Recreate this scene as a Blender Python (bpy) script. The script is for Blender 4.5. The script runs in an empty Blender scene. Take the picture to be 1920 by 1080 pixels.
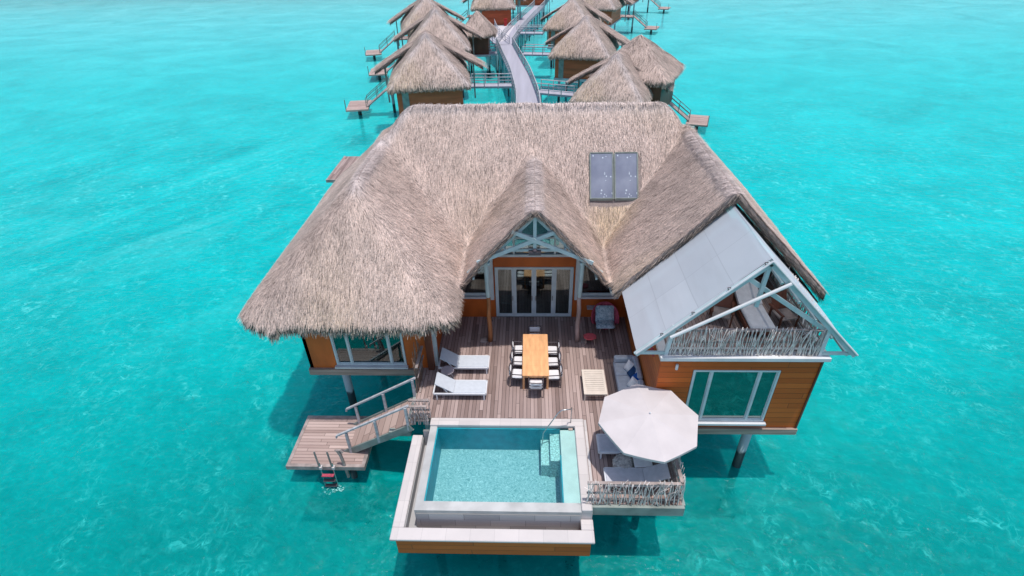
import bpy, math, random
import numpy as np
from mathutils import Vector, Matrix
random.seed(7); RNG = np.random.default_rng(11)
SC = bpy.context.scene
COL = SC.collection
PI = math.pi

# ------------------------------------------------------------------ materials
def new_mat(name):
    m = bpy.data.materials.new(name); m.use_nodes = True
    nt = m.node_tree
    for n in list(nt.nodes): nt.nodes.remove(n)
    out = nt.nodes.new('ShaderNodeOutputMaterial')
    return m, nt, out
class NT:
    """small node helper"""
    def __init__(s, nt): s.nt = nt
    def n(s, typ, **kw):
        nd = s.nt.nodes.new(typ)
        for k, v in kw.items(): setattr(nd, k, v)
        return nd
    def link(s, a, b): s.nt.links.new(a, b)
    def val(s, sock, v):
        if hasattr(v, 'is_output') or isinstance(v, bpy.types.NodeSocket): s.link(v, sock)
        else: sock.default_value = v
    def math(s, op, a, b=0.0, c=0.0, clamp=False):
        nd = s.n('ShaderNodeMath', operation=op, use_clamp=clamp)
        s.val(nd.inputs[0], a); s.val(nd.inputs[1], b); s.val(nd.inputs[2], c)
        return nd.outputs[0]
    def noise(s, vec, scale, detail=3, rough=.5, dist=0.0):
        nd = s.n('ShaderNodeTexNoise'); nd.inputs['Scale'].default_value = scale
        nd.inputs['Detail'].default_value = detail; nd.inputs['Roughness'].default_value = rough
        nd.inputs['Distortion'].default_value = dist
        if vec is not None: s.link(vec, nd.inputs['Vector'])
        return nd.outputs[0]
    def mapping(s, vec, scale=(1, 1, 1), rot=(0, 0, 0), loc=(0, 0, 0)):
        nd = s.n('ShaderNodeMapping'); s.link(vec, nd.inputs['Vector'])
        nd.inputs['Scale'].default_value = scale; nd.inputs['Rotation'].default_value = rot
        nd.inputs['Location'].default_value = loc
        return nd.outputs[0]
    def ramp(s, fac, stops, interp='LINEAR'):
        nd = s.n('ShaderNodeValToRGB'); nd.color_ramp.interpolation = interp
        el = nd.color_ramp.elements
        while len(el) < len(stops): el.new(.5)
        for e, (p, c) in zip(el, stops):
            e.position = p; e.color = (c[0], c[1], c[2], 1) if len(c) == 3 else c
        s.link(fac, nd.inputs[0]); return nd.outputs[0]
    def mix(s, fac, a, b, mode='MIX'):
        nd = s.n('ShaderNodeMix', data_type='RGBA', blend_type=mode)
        s.val(nd.inputs[0], fac)
        for sk, v in ((nd.inputs[6], a), (nd.inputs[7], b)):
            if isinstance(v, (tuple, list)): sk.default_value = (v[0], v[1], v[2], 1)
            else: s.link(v, sk)
        return nd.outputs[2]
    def obj(s): return s.n('ShaderNodeTexCoord').outputs['Object']
    def bump(s, h, strength=.3, dist=.02):
        nd = s.n('ShaderNodeBump'); nd.inputs['Strength'].default_value = strength
        nd.inputs['Distance'].default_value = dist; s.link(h, nd.inputs['Height']); return nd.outputs[0]
    def bsdf(s, color, rough=.6, normal=None, metal=0, spec=.5, trans=0, coat=0, sheen=0):
        nd = s.n('ShaderNodeBsdfPrincipled')
        if isinstance(color, (tuple, list)): nd.inputs['Base Color'].default_value = (color[0], color[1], color[2], 1)
        else: s.link(color, nd.inputs['Base Color'])
        s.val(nd.inputs['Roughness'], rough)
        nd.inputs['Metallic'].default_value = metal
        nd.inputs['Specular IOR Level'].default_value = spec
        nd.inputs['Transmission Weight'].default_value = trans
        if normal is not None: s.link(normal, nd.inputs['Normal'])
        return nd.outputs[0]

def simple(name, c, rough=.6, var=.12, scale=3.0, stretch=(1, 1, 1), bump=.15, metal=0, spec=.4, fine=40):
    m, nt, out = new_mat(name); h = NT(nt)
    v = h.mapping(h.obj(), stretch)
    n1 = h.noise(v, scale, 4); n2 = h.noise(v, fine, 2)
    a = tuple(max(0, x * (1 - var * 2)) for x in c); b = tuple(x * (1 + var * 1.3) for x in c)
    col = h.ramp(n1, [(.3, a), (.7, b)])
    nrm = h.bump(n2, bump, .006) if bump else None
    h.link(h.bsdf(col, rough, nrm, metal, spec), out.inputs[0]); return m

def boards(name, axis, width, cdark, clight, gap=.05, gapcol=(.03, .022, .02), rough=.75, along=None, joint=3.1, grain=.35, offset=0, patches=.25, lightvar=1.0, spec=.3):
    """boards: 'axis' counts the boards, 'along' is the grain direction"""
    m, nt, out = new_mat(name); h = NT(nt)
    oc = h.obj(); sep = h.n('ShaderNodeSeparateXYZ'); h.link(oc, sep.inputs[0])
    A = sep.outputs['XYZ'.index(axis)]; L = sep.outputs['XYZ'.index(along)]
    t = h.math('DIVIDE', h.math('ADD', A, offset), width)
    idx = h.math('FLOOR', t); fr = h.math('FRACT', t)
    wn0 = h.n('ShaderNodeTexWhiteNoise', noise_dimensions='1D'); h.link(idx, wn0.inputs['W'])
    jl = h.math('ADD', h.math('DIVIDE', L, joint), wn0.outputs[0])
    jidx = h.math('FLOOR', jl); jfr = h.math('FRACT', jl)
    cb = h.n('ShaderNodeCombineXYZ'); h.link(idx, cb.inputs[0]); h.link(jidx, cb.inputs[1])
    wn = h.n('ShaderNodeTexWhiteNoise', noise_dimensions='2D'); h.link(cb.outputs[0], wn.inputs['Vector'])
    sc = [1.5, 1.5, 1.5]; sc['XYZ'.index(axis)] = 26; 
    # shift grain per board
    cs = h.n('ShaderNodeVectorMath', operation='ADD'); h.link(h.mapping(oc, tuple(sc)), cs.inputs[0]); h.link(wn.outputs['Color'], cs.inputs[1])
    g = h.noise(cs.outputs[0], 1.6, 5, .65)
    big = h.noise(oc, .8, 3)
    f = h.math('MULTIPLY', wn.outputs[0], 1 - grain)
    f = h.math('ADD', f, h.math('MULTIPLY', g, grain))
    f = h.math('ADD', f, h.math('MULTIPLY', h.math('SUBTRACT', big, .5), patches * 2))
    col = h.ramp(f, [(.12, cdark), (.5, tuple((a + b) / 2 for a, b in zip(cdark, clight))), (.88, clight)])
    e = h.math('GREATER_THAN', h.math('ABSOLUTE', h.math('SUBTRACT', fr, .5)), .5 - gap)
    e2 = h.math('LESS_THAN', jfr, .012 / joint * 1.2)
    e = h.math('MAXIMUM', e, e2)
    col = h.mix(h.math('MULTIPLY', e, .85), col, gapcol)
    hh = h.math('SUBTRACT', h.math('MULTIPLY', g, .25), e)
    h.link(h.bsdf(col, rough, h.bump(hh, .6, .008), 0, spec), out.inputs[0]); return m

def glass_mat(name, tint, gloss=.35, transp=.6, rough=.02):
    m, nt, out = new_mat(name); h = NT(nt)
    tr = h.n('ShaderNodeBsdfTransparent'); tr.inputs[0].default_value = (*tint, 1)
    gl = h.n('ShaderNodeBsdfGlossy'); gl.inputs['Roughness'].default_value = rough; gl.inputs[0].default_value = (.8, .95, .95, 1)
    nb = h.bump(h.noise(h.obj(), .8, 1), .12, .05); h.link(nb, gl.inputs['Normal'])
    mx = h.n('ShaderNodeMixShader'); mx.inputs[0].default_value = gloss
    h.link(tr.outputs[0], mx.inputs[1]); h.link(gl.outputs[0], mx.inputs[2]); h.link(mx.outputs[0], out.inputs[0])
    return m

def thatch_mat():
    m, nt, out = new_mat('thatch'); h = NT(nt)
    at = h.n('ShaderNodeAttribute', attribute_name='Col')
    n = h.noise(h.obj(), 14, 4, .7)
    col = h.mix(1.0, at.outputs['Color'], h.ramp(n, [(.3, (.72, .72, .72)), (.7, (1.18, 1.16, 1.14))]), 'MULTIPLY')
    h.link(h.bsdf(col, .85, None, 0, .15), out.inputs[0]); return m

M = {}
M['thatch'] = thatch_mat()
M['deck'] = boards('weathered_deck_boards', 'X', .135, (.185, .125, .11), (.44, .33, .30), along='Y', gap=.055, patches=.16)
M['deck_x'] = boards('weathered_platform_boards', 'Y', .15, (.27, .185, .162), (.52, .39, .35), along='X', gap=.05, patches=.1)
M['ramp'] = boards('ramp_boards', 'X', .30, (.30, .20, .17), (.5, .36, .31), along='Y', gap=.03, patches=.1)
M['floor_in'] = boards('interior_floor', 'Y', .2, (.20, .16, .13), (.34, .28, .23), along='X', gap=.02, rough=.4)
M['clad'] = boards('cedar_cladding', 'Z', .235, (.44, .080, .010), (.68, .155, .025), along='X', gap=.03, gapcol=(.10, .025, .006), joint=4.4, grain=.55, patches=.14, rough=.5)
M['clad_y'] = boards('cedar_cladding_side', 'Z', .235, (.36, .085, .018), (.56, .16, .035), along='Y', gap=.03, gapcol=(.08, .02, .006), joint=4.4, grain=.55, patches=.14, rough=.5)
M['clad_plain'] = simple('orange_stained_ply', (.55, .118, .018), .5, .14, 1.2, (1, 1, .4), .1)
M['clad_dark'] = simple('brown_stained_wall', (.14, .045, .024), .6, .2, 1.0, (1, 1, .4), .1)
M['clad_far'] = simple('orange_brown_far_wall', (.50, .10, .035), .6, .15, 1.0, (.3, .3, 3), .1)
M['ledge'] = simple('weathered_ledge_wood', (.36, .27, .22), .7, .2, 1.5, (.3, 6, 6), .3)
M['white'] = simple('white_paint', (.64, .64, .65), .5, .05, 2.0, bump=.05)
M['frame_white'] = simple('white_window_frame', (.62, .66, .67), .4, .05, 3, bump=.05)
M['post_green'] = simple('pale_green_grey_paint', (.46, .56, .57), .6, .08, 2, bump=.1)
M['rail'] = simple('pale_grey_rail_wood', (.46, .45, .47), .7, .14, 3, (.6, .6, 3), .2)
M['grey_wood'] = simple('silvered_timber', (.33, .27, .25), .8, .2, 3, (1, 1, 1), .3)
M['stringer'] = simple('greenish_painted_board', (.24, .27, .245), .7, .15, 2, bump=.2)
M['twig'] = simple('bleached_driftwood', (.50, .42, .41), .8, .28, 5, bump=.4, fine=70)
M['twig_pale'] = simple('sun_bleached_branches', (.74, .66, .62), .8, .25, 5, bump=.4, fine=70)
M['twig_dark'] = simple('brown_driftwood', (.26, .17, .13), .8, .25, 5, bump=.4, fine=70)
M['trunk'] = simple('stained_tree_trunk', (.40, .155, .06), .6, .2, 3, (1, 1, .4), .3)
M['trunk_grey'] = simple('grey_tree_trunk', (.42, .30, .27), .7, .2, 3, (1, 1, .4), .3)
M['stone'] = simple('pale_coping_stone', (.57, .515, .50), .7, .05, 1.3, (.5, .5, .5), .12, fine=60)
M['foam'] = simple('sea_foam', (.25, .60, .58), .7, .1, 9, bump=0)
def coping():
    m, nt, out = new_mat('jointed_coping_stone'); h = NT(nt); oc = h.obj(); sep = h.n('ShaderNodeSeparateXYZ'); h.link(oc, sep.inputs[0])
    n1 = h.noise(oc, 1.1, 5, .6); n2 = h.noise(oc, 26, 3)
    cb = h.n('ShaderNodeCombineXYZ'); h.link(h.math('FLOOR', h.math('DIVIDE', sep.outputs[0], .74)), cb.inputs[0]); h.link(h.math('FLOOR', h.math('DIVIDE', sep.outputs[1], .74)), cb.inputs[1])
    wn = h.n('ShaderNodeTexWhiteNoise', noise_dimensions='2D'); h.link(cb.outputs[0], wn.inputs['Vector'])
    f = h.math('ADD', h.math('MULTIPLY', n1, .6), h.math('MULTIPLY', wn.outputs[0], .4))
    col = h.ramp(f, [(.25, (.49, .45, .435)), (.75, (.60, .545, .525))])
    e = h.math('MAXIMUM', h.math('LESS_THAN', h.math('FRACT', h.math('DIVIDE', sep.outputs[0], .74)), .02), h.math('LESS_THAN', h.math('FRACT', h.math('DIVIDE', sep.outputs[1], .74)), .02))
    col = h.mix(h.math('MULTIPLY', e, .4), col, (.30, .28, .27))
    h.link(h.bsdf(col, .65, h.bump(n2, .12, .004)), out.inputs[0]); return m
M['stone'] = coping()
M['shelf'] = simple('pale_wet_shelf', (.60, .66, .61), .35, .08, 1.6, bump=.1, fine=60)
M['stone_wet'] = simple('wet_weir_stone', (.47, .465, .45), .35, .10, 1.6, bump=.1, fine=60)
M['gutter'] = boards('gutter_stone_tiles', 'Z', .3, (.34, .33, .335), (.50, .49, .485), along='X', gap=.015, gapcol=(.16, .16, .16), joint=1.1, grain=.4, patches=.2)
M['fabric_grey'] = simple('light_sling_fabric', (.52, .545, .585), .9, .03, 8, bump=.1, fine=160)
M['fabric_dark'] = simple('slate_sling_fabric', (.52, .51, .55), .9, .05, 8, bump=.1, fine=160)
M['canvas'] = simple('cream_canvas', (.55, .50, .495), .9, .035, 1.6, bump=.25, fine=9)
M['cushion'] = simple('off_white_cushion', (.70, .68, .69), .9, .05, 6, bump=.2, fine=90)
M['sofa'] = simple('pale_blue_grey_upholstery', (.42, .46, .52), .95, .06, 7, bump=.2, fine=90)
M['navy'] = simple('navy_cushion_cloth', (.012, .05, .14), .9, .15, 12, bump=.2)
M['blue'] = simple('royal_blue_cushion_cloth', (.01, .10, .40), .9, .15, 12, bump=.2)
M['metal_white'] = simple('white_powdercoat', (.66, .66, .68), .35, .04, 6, bump=0)
M['metal_dark'] = simple('dark_bronze_metal', (.085, .07, .08), .45, .1, 6, bump=0)
M['steel'] = simple('brushed_steel', (.55, .56, .58), .25, .05, 20, bump=0, metal=.9)
M['teak'] = simple('honey_teak', (.80, .41, .19), .5, .10, 2.5, (3, .6, 1), .15, fine=30)
M['slat'] = simple('cream_painted_slats', (.66, .57, .49), .6, .04, 4, bump=.1)
M['burgundy'] = simple('burgundy_rope_weave', (.42, .06, .10), .7, .2, 12, bump=.5, fine=60)
M['red'] = simple('faded_red_seat', (.60, .10, .12), .8, .1, 8, bump=.2)
M['chair_cushion'] = None
M['leg_wood'] = simple('pale_leg_wood', (.42, .33, .28), .5, .1, 6, bump=.1)
M['wicker'] = simple('woven_rope', (.50, .46, .43), .9, .25, 14, bump=.8, fine=30)
M['dark'] = simple('dark_interior', (.03, .027, .035), .7, .2, 2, bump=0)
M['room'] = simple('interior_plaster', (.30, .31, .30), .8, .1, 1, bump=0)
M['curtain'] = simple('pale_curtain_cloth', (.42, .44, .40), .9, .15, 14, (1, 1, .05), .3)
M['green'] = simple('emerald_glass', (.0, .42, .22), .3, .1, 3, bump=0)
M['redbox'] = simple('red_enamel', (.45, .02, .02), .4, .1, 3, bump=0)
M['black'] = simple('black_rubber', (.015, .015, .02), .6, .1, 3, bump=0)
M['walk'] = simple('lilac_grey_walkway', (.37, .355, .41), .8, .07, .5, (3, .15, 1), .1)
M['walk_old'] = boards('walkway_boards', 'Y', .3, (.30, .285, .33), (.44, .425, .475), along='X', gap=.03, gapcol=(.2, .19, .22), joint=2.4, patches=.2)
M['plaza'] = simple('pale_concrete', (.56, .52, .54), .8, .05, 1, bump=.1)
M['glass'] = glass_mat('tinted_window_glass', (.10, .34, .34), .30)
M['glass_dark'] = glass_mat('dark_window_glass', (.42, .50, .52), .15)
M['glass_door'] = glass_mat('door_glass', (.5, .60, .62), .20)
M['glass_teal'] = glass_mat('teal_reflective_glass', (.03, .24, .24), .26)

def cushion_print():
    m, nt, out = new_mat('blue_grey_print_cloth'); h = NT(nt)
    n = h.noise(h.obj(), 9, 4, .6, 1.5)
    col = h.ramp(n, [(.35, (.16, .25, .32)), (.5, (.40, .52, .58)), (.68, (.62, .70, .74))])
    h.link(h.bsdf(col, .9), out.inputs[0]); return m
M['chair_cushion'] = cushion_print()

def pile_mat():
    m, nt, out = new_mat('pile_with_tide_band'); h = NT(nt)
    g = h.n('ShaderNodeNewGeometry'); sep = h.n('ShaderNodeSeparateXYZ'); h.link(g.outputs['Position'], sep.inputs[0])
    z = h.math('ADD', sep.outputs[2], h.math('MULTIPLY', h.noise(g.outputs['Position'], 5, 3), .35))
    f = h.math('DIVIDE', h.math('ADD', z, 0.0), 2.6)
    col = h.ramp(f, [(.0, (.01, .035, .04)), (.40, (.018, .04, .045)), (.47, (.34, .42, .44)), (1, (.50, .57, .60))])
    h.link(h.bsdf(col, .7), out.inputs[0]); return m
M['pile'] = pile_mat()

def mesh_fabric():
    m, nt, out = new_mat('translucent_shade_fabric'); h = NT(nt)
    oc = h.obj(); n = h.noise(oc, .9, 3); sep = h.n('ShaderNodeSeparateXYZ'); h.link(oc, sep.inputs[0])
    cb = h.n('ShaderNodeCombineXYZ'); h.link(h.math('FLOOR', h.math('MULTIPLY', sep.outputs[0], 1.18)), cb.inputs[0]); h.link(h.math('FLOOR', h.math('MULTIPLY', sep.outputs[1], .62)), cb.inputs[1])
    wn = h.n('ShaderNodeTexWhiteNoise', noise_dimensions='2D'); h.link(cb.outputs[0], wn.inputs['Vector'])
    n = h.math('ADD', h.math('MULTIPLY', n, .5), h.math('MULTIPLY', wn.outputs[0], .5))
    col = h.ramp(n, [(.2, (.60, .63, .68)), (.8, (.70, .73, .78))])
    e1 = h.math('LESS_THAN', h.math('FRACT', h.math('MULTIPLY', sep.outputs[0], 1.18)), .025); e2 = h.math('LESS_THAN', h.math('FRACT', h.math('MULTIPLY', sep.outputs[1], .62)), .015)
    st_ = h.noise(h.mapping(oc, (3, .4, 1)), 1.2, 4)
    col = h.mix(h.math('MULTIPLY', h.math('MAXIMUM', e1, e2), .35), col, (.42, .44, .48))
    col = h.mix(h.math('MULTIPLY', h.math('SUBTRACT', st_, .55), 1.6, clamp=True), col, (.54, .56, .60))
    d = h.n('ShaderNodeBsdfDiffuse'); h.link(col, d.inputs[0]); t_ = h.n('ShaderNodeBsdfTranslucent'); h.link(col, t_.inputs[0])
    tr = h.n('ShaderNodeBsdfTransparent')
    m1 = h.n('ShaderNodeMixShader'); m1.inputs[0].default_value = .26; h.link(d.outputs[0], m1.inputs[1]); h.link(t_.outputs[0], m1.inputs[2])
    m2 = h.n('ShaderNodeMixShader'); m2.inputs[0].default_value = .15; h.link(m1.outputs[0], m2.inputs[1]); h.link(tr.outputs[0], m2.inputs[2])
    h.link(m2.outputs[0], out.inputs[0]); return m
M['shade'] = mesh_fabric()
def solar_mat():
    m, nt, out = new_mat('solar_collector_glass'); h = NT(nt)
    oc = h.obj()
    n = h.noise(oc, 1.3, 3)
    col = h.ramp(n, [(.3, (.15, .165, .23)), (.7, (.25, .27, .34))])
    v = h.n('ShaderNodeTexVoronoi', feature='F1'); v.inputs['Scale'].default_value = 6.5; h.link(h.mapping(oc, (1, .8, .8)), v.inputs['Vector'])
    sp = h.math('LESS_THAN', v.outputs['Distance'], .22)
    gate = h.math('GREATER_THAN', h.noise(oc, 3.5, 1), .49)
    col = h.mix(h.math('MULTIPLY', h.math('MULTIPLY', sp, gate), .7), col, (.62, .70, .76))
    h.link(h.bsdf(col, .35, None, 0, .6), out.inputs[0]); return m
M['solar'] = solar_mat()

def mosaic_mat(name, mul=1.0):
    m, nt, out = new_mat(name); h = NT(nt)
    oc = h.obj()
    dn = h.n('ShaderNodeTexNoise'); dn.inputs['Scale'].default_value = 2.2; h.link(oc, dn.inputs['Vector'])
    va = h.n('ShaderNodeVectorMath', operation='MULTIPLY_ADD'); h.link(dn.outputs['Color'], va.inputs[0]); va.inputs[1].default_value = (.5, .5, .5); h.link(oc, va.inputs[2])
    a = h.noise(va.outputs[0], 17, 3, .7)
    b = h.noise(oc, 1.1, 3)
    f = h.math('ADD', h.math('MULTIPLY', a, .9), h.math('MULTIPLY', b, .12))
    c = lambda *x: tuple(v * mul for v in x)
    col = h.ramp(f, [(.34, c(.09, .27, .28)), (.47, c(.19, .41, .43)), (.58, c(.28, .50, .52)), (.72, c(.52, .76, .77))])
    h.link(h.bsdf(col, .6), out.inputs[0]); return m
M['mosaic'] = mosaic_mat('pool_mosaic')
M['pool_wall'] = simple('pool_wall_tiles', (.012, .33, .40), .5, .1, 3, bump=.1)
M['step_tile'] = simple('speckled_step_tiles', (.40, .63, .60), .5, .25, 18, bump=.1)

def poolwater_mat():
    m, nt, out = new_mat('pool_water'); h = NT(nt)
    tr = h.n('ShaderNodeBsdfTransparent'); tr.inputs[0].default_value = (.90, .985, .985, 1)
    gl = h.n('ShaderNodeBsdfGlossy'); gl.inputs['Roughness'].default_value = .06
    h.link(h.bump(h.noise(h.mapping(h.obj(), (1, 1, 0)), 6, 3), .35, .02), gl.inputs['Normal'])
    mx = h.n('ShaderNodeMixShader'); mx.inputs[0].default_value = .035
    h.link(tr.outputs[0], mx.inputs[1]); h.link(gl.outputs[0], mx.inputs[2]); h.link(mx.outputs[0], out.inputs[0]); return m
M['poolwater'] = poolwater_mat()

def sea_mat():
    m, nt, out = new_mat('lagoon_water'); h = NT(nt)
    oc = h.obj(); sep = h.n('ShaderNodeSeparateXYZ'); h.link(oc, sep.inputs[0])
    Y = sep.outputs[1]; X = sep.outputs[0]
    big = h.noise(h.mapping(oc, (.045, .06, 0)), 1, 4, .5, .4)
    yy = h.math('ADD', Y, h.math('MULTIPLY', h.math('SUBTRACT', big, .5), 15))
    t = h.math('DIVIDE', yy, 200, clamp=True)
    base = h.ramp(t, [(.0, (.0, .20, .19)), (.05, (.0, .26, .248)), (.085, (.0, .37, .362)), (.135, (.0, .435, .437)),
                      (.23, (.0, .50, .515)), (.36, (.03, .54, .57)), (.60, (.14, .57, .62)), (.76, (.20, .56, .60)), (.83, (.20, .45, .48)), (1., (.15, .34, .37))])
    # long pale swell bands on the left
    rot = h.mapping(h.mapping(oc, (1, 1, 0), (0, 0, math.radians(-57))), (.07, .30, 0))
    sw = h.noise(rot, 1.0, 6, .62, .9)
    left = h.math('MULTIPLY', h.math('MULTIPLY', h.math('DIVIDE', h.math('SUBTRACT', Y, 18.0), 14, clamp=True), h.math('DIVIDE', h.math('SUBTRACT', -8.0, X), 12, clamp=True)), h.math('DIVIDE', h.math('SUBTRACT', 75.0, Y), 40, clamp=True))
    base = h.mix(h.math('MULTIPLY', left, h.math('MULTIPLY', h.math('SUBTRACT', sw, .51), 2.8, clamp=True)), base, (.12, .60, .62))
    base = h.mix(h.math('MULTIPLY', left, h.math('MULTIPLY', h.math('SUBTRACT', .48, sw), 5.5, clamp=True)), base, (.0, .33, .36))
    pat = h.noise(h.mapping(oc, (.10, .14, 0)), 1.0, 5, .6, .8)
    base = h.mix(1.0, base, h.ramp(pat, [(.33, (.74, .84, .83)), (.66, (1.08, 1.10, 1.07))]), 'MULTIPLY')
    fr_ = h.noise(h.mapping(h.mapping(oc, (1, 1, 0), (0, 0, .3)), (1.1, 2.2, 0)), 1.9, 6, .70, .7)
    base = h.mix(1.0, base, h.ramp(fr_, [(.30, (.7, .80, .81)), (.46, (.97, .98, .98)), (.56, (1.02, 1.02, 1.02)), (.68, (1.5, 1.24, 1.22))]), 'MULTIPLY')
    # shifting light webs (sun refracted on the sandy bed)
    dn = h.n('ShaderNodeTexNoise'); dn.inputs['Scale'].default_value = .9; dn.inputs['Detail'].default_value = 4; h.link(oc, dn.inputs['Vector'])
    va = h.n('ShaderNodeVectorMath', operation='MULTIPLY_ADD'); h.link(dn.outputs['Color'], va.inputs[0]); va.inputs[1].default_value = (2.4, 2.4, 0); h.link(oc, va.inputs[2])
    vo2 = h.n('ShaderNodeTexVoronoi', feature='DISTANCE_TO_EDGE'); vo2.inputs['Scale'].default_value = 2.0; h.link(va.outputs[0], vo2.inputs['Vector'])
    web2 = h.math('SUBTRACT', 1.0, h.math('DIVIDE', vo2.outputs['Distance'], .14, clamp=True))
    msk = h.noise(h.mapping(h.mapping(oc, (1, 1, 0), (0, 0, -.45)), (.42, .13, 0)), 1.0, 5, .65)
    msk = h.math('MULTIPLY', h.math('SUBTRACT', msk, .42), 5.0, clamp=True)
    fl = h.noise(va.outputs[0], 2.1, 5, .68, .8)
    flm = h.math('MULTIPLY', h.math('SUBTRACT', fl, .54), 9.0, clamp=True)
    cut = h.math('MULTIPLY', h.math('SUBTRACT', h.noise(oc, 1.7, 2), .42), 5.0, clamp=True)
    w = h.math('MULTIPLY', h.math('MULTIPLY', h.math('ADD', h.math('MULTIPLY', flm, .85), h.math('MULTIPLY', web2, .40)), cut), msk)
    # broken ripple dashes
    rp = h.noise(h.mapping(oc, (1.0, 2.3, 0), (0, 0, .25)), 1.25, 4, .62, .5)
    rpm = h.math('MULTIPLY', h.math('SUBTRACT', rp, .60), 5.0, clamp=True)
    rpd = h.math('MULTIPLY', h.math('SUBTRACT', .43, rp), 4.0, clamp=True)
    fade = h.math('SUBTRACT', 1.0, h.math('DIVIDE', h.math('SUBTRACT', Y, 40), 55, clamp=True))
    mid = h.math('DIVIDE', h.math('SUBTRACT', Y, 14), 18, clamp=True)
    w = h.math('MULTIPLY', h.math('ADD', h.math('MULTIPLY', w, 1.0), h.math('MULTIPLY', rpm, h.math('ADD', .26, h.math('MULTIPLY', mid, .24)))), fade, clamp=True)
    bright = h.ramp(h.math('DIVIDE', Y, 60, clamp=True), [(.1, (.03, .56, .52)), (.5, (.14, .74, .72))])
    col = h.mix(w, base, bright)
    col = h.mix(h.math('MULTIPLY', h.math('MULTIPLY', rpd, .34), fade), col, (.0, .27, .28))
    # waves
    w1 = h.noise(h.mapping(oc, (.9, 1.5, 0), (0, 0, .3)), 1.1, 5, .62, .4)
    w2 = h.noise(h.mapping(oc, (1, 1.4, 0), (0, 0, -.5)), 4.2, 3, .6)
    hh = h.math('ADD', w1, h.math('MULTIPLY', w2, .30))
    nb = h.bump(hh, .8, .22)
    dif = h.n('ShaderNodeBsdfDiffuse'); h.link(col, dif.inputs[0])
    tr = h.n('ShaderNodeBsdfTransparent'); tr.inputs[0].default_value = (.12, .94, .94, 1)
    m1 = h.n('ShaderNodeMixShader'); m1.inputs[0].default_value = .60
    h.link(tr.outputs[0], m1.inputs[1]); h.link(dif.outputs[0], m1.inputs[2])
    gl = h.n('ShaderNodeBsdfGlossy'); gl.inputs['Roughness'].default_value = .09; h.link(nb, gl.inputs['Normal'])
    fr = h.n('ShaderNodeFresnel'); fr.inputs[0].default_value = 1.30; h.link(nb, fr.inputs['Normal'])
    m2 = h.n('ShaderNodeMixShader'); h.link(h.math('MULTIPLY', fr.outputs[0], .40), m2.inputs[0])
    h.link(m1.outputs[0], m2.inputs[1]); h.link(gl.outputs[0], m2.inputs[2]); h.link(m2.outputs[0], out.inputs[0]); return m
M['sea'] = sea_mat()

def bed_mat():
    m, nt, out = new_mat('sandy_lagoon_bed'); h = NT(nt)
    oc = h.obj(); sep = h.n('ShaderNodeSeparateXYZ'); h.link(oc, sep.inputs[0])
    n = h.noise(oc, .5, 5, .6, .5)
    n2 = h.noise(oc, 2.6, 3, .6, 1.2)
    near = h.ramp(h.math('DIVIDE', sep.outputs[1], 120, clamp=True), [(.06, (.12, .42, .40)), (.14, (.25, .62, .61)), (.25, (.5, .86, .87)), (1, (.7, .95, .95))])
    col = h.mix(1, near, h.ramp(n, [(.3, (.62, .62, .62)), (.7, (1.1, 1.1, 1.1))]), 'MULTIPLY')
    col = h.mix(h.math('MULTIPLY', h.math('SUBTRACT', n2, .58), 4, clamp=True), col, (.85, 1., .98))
    h.link(h.bsdf(col, .9), out.inputs[0]); return m
M['bed'] = bed_mat()

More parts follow.
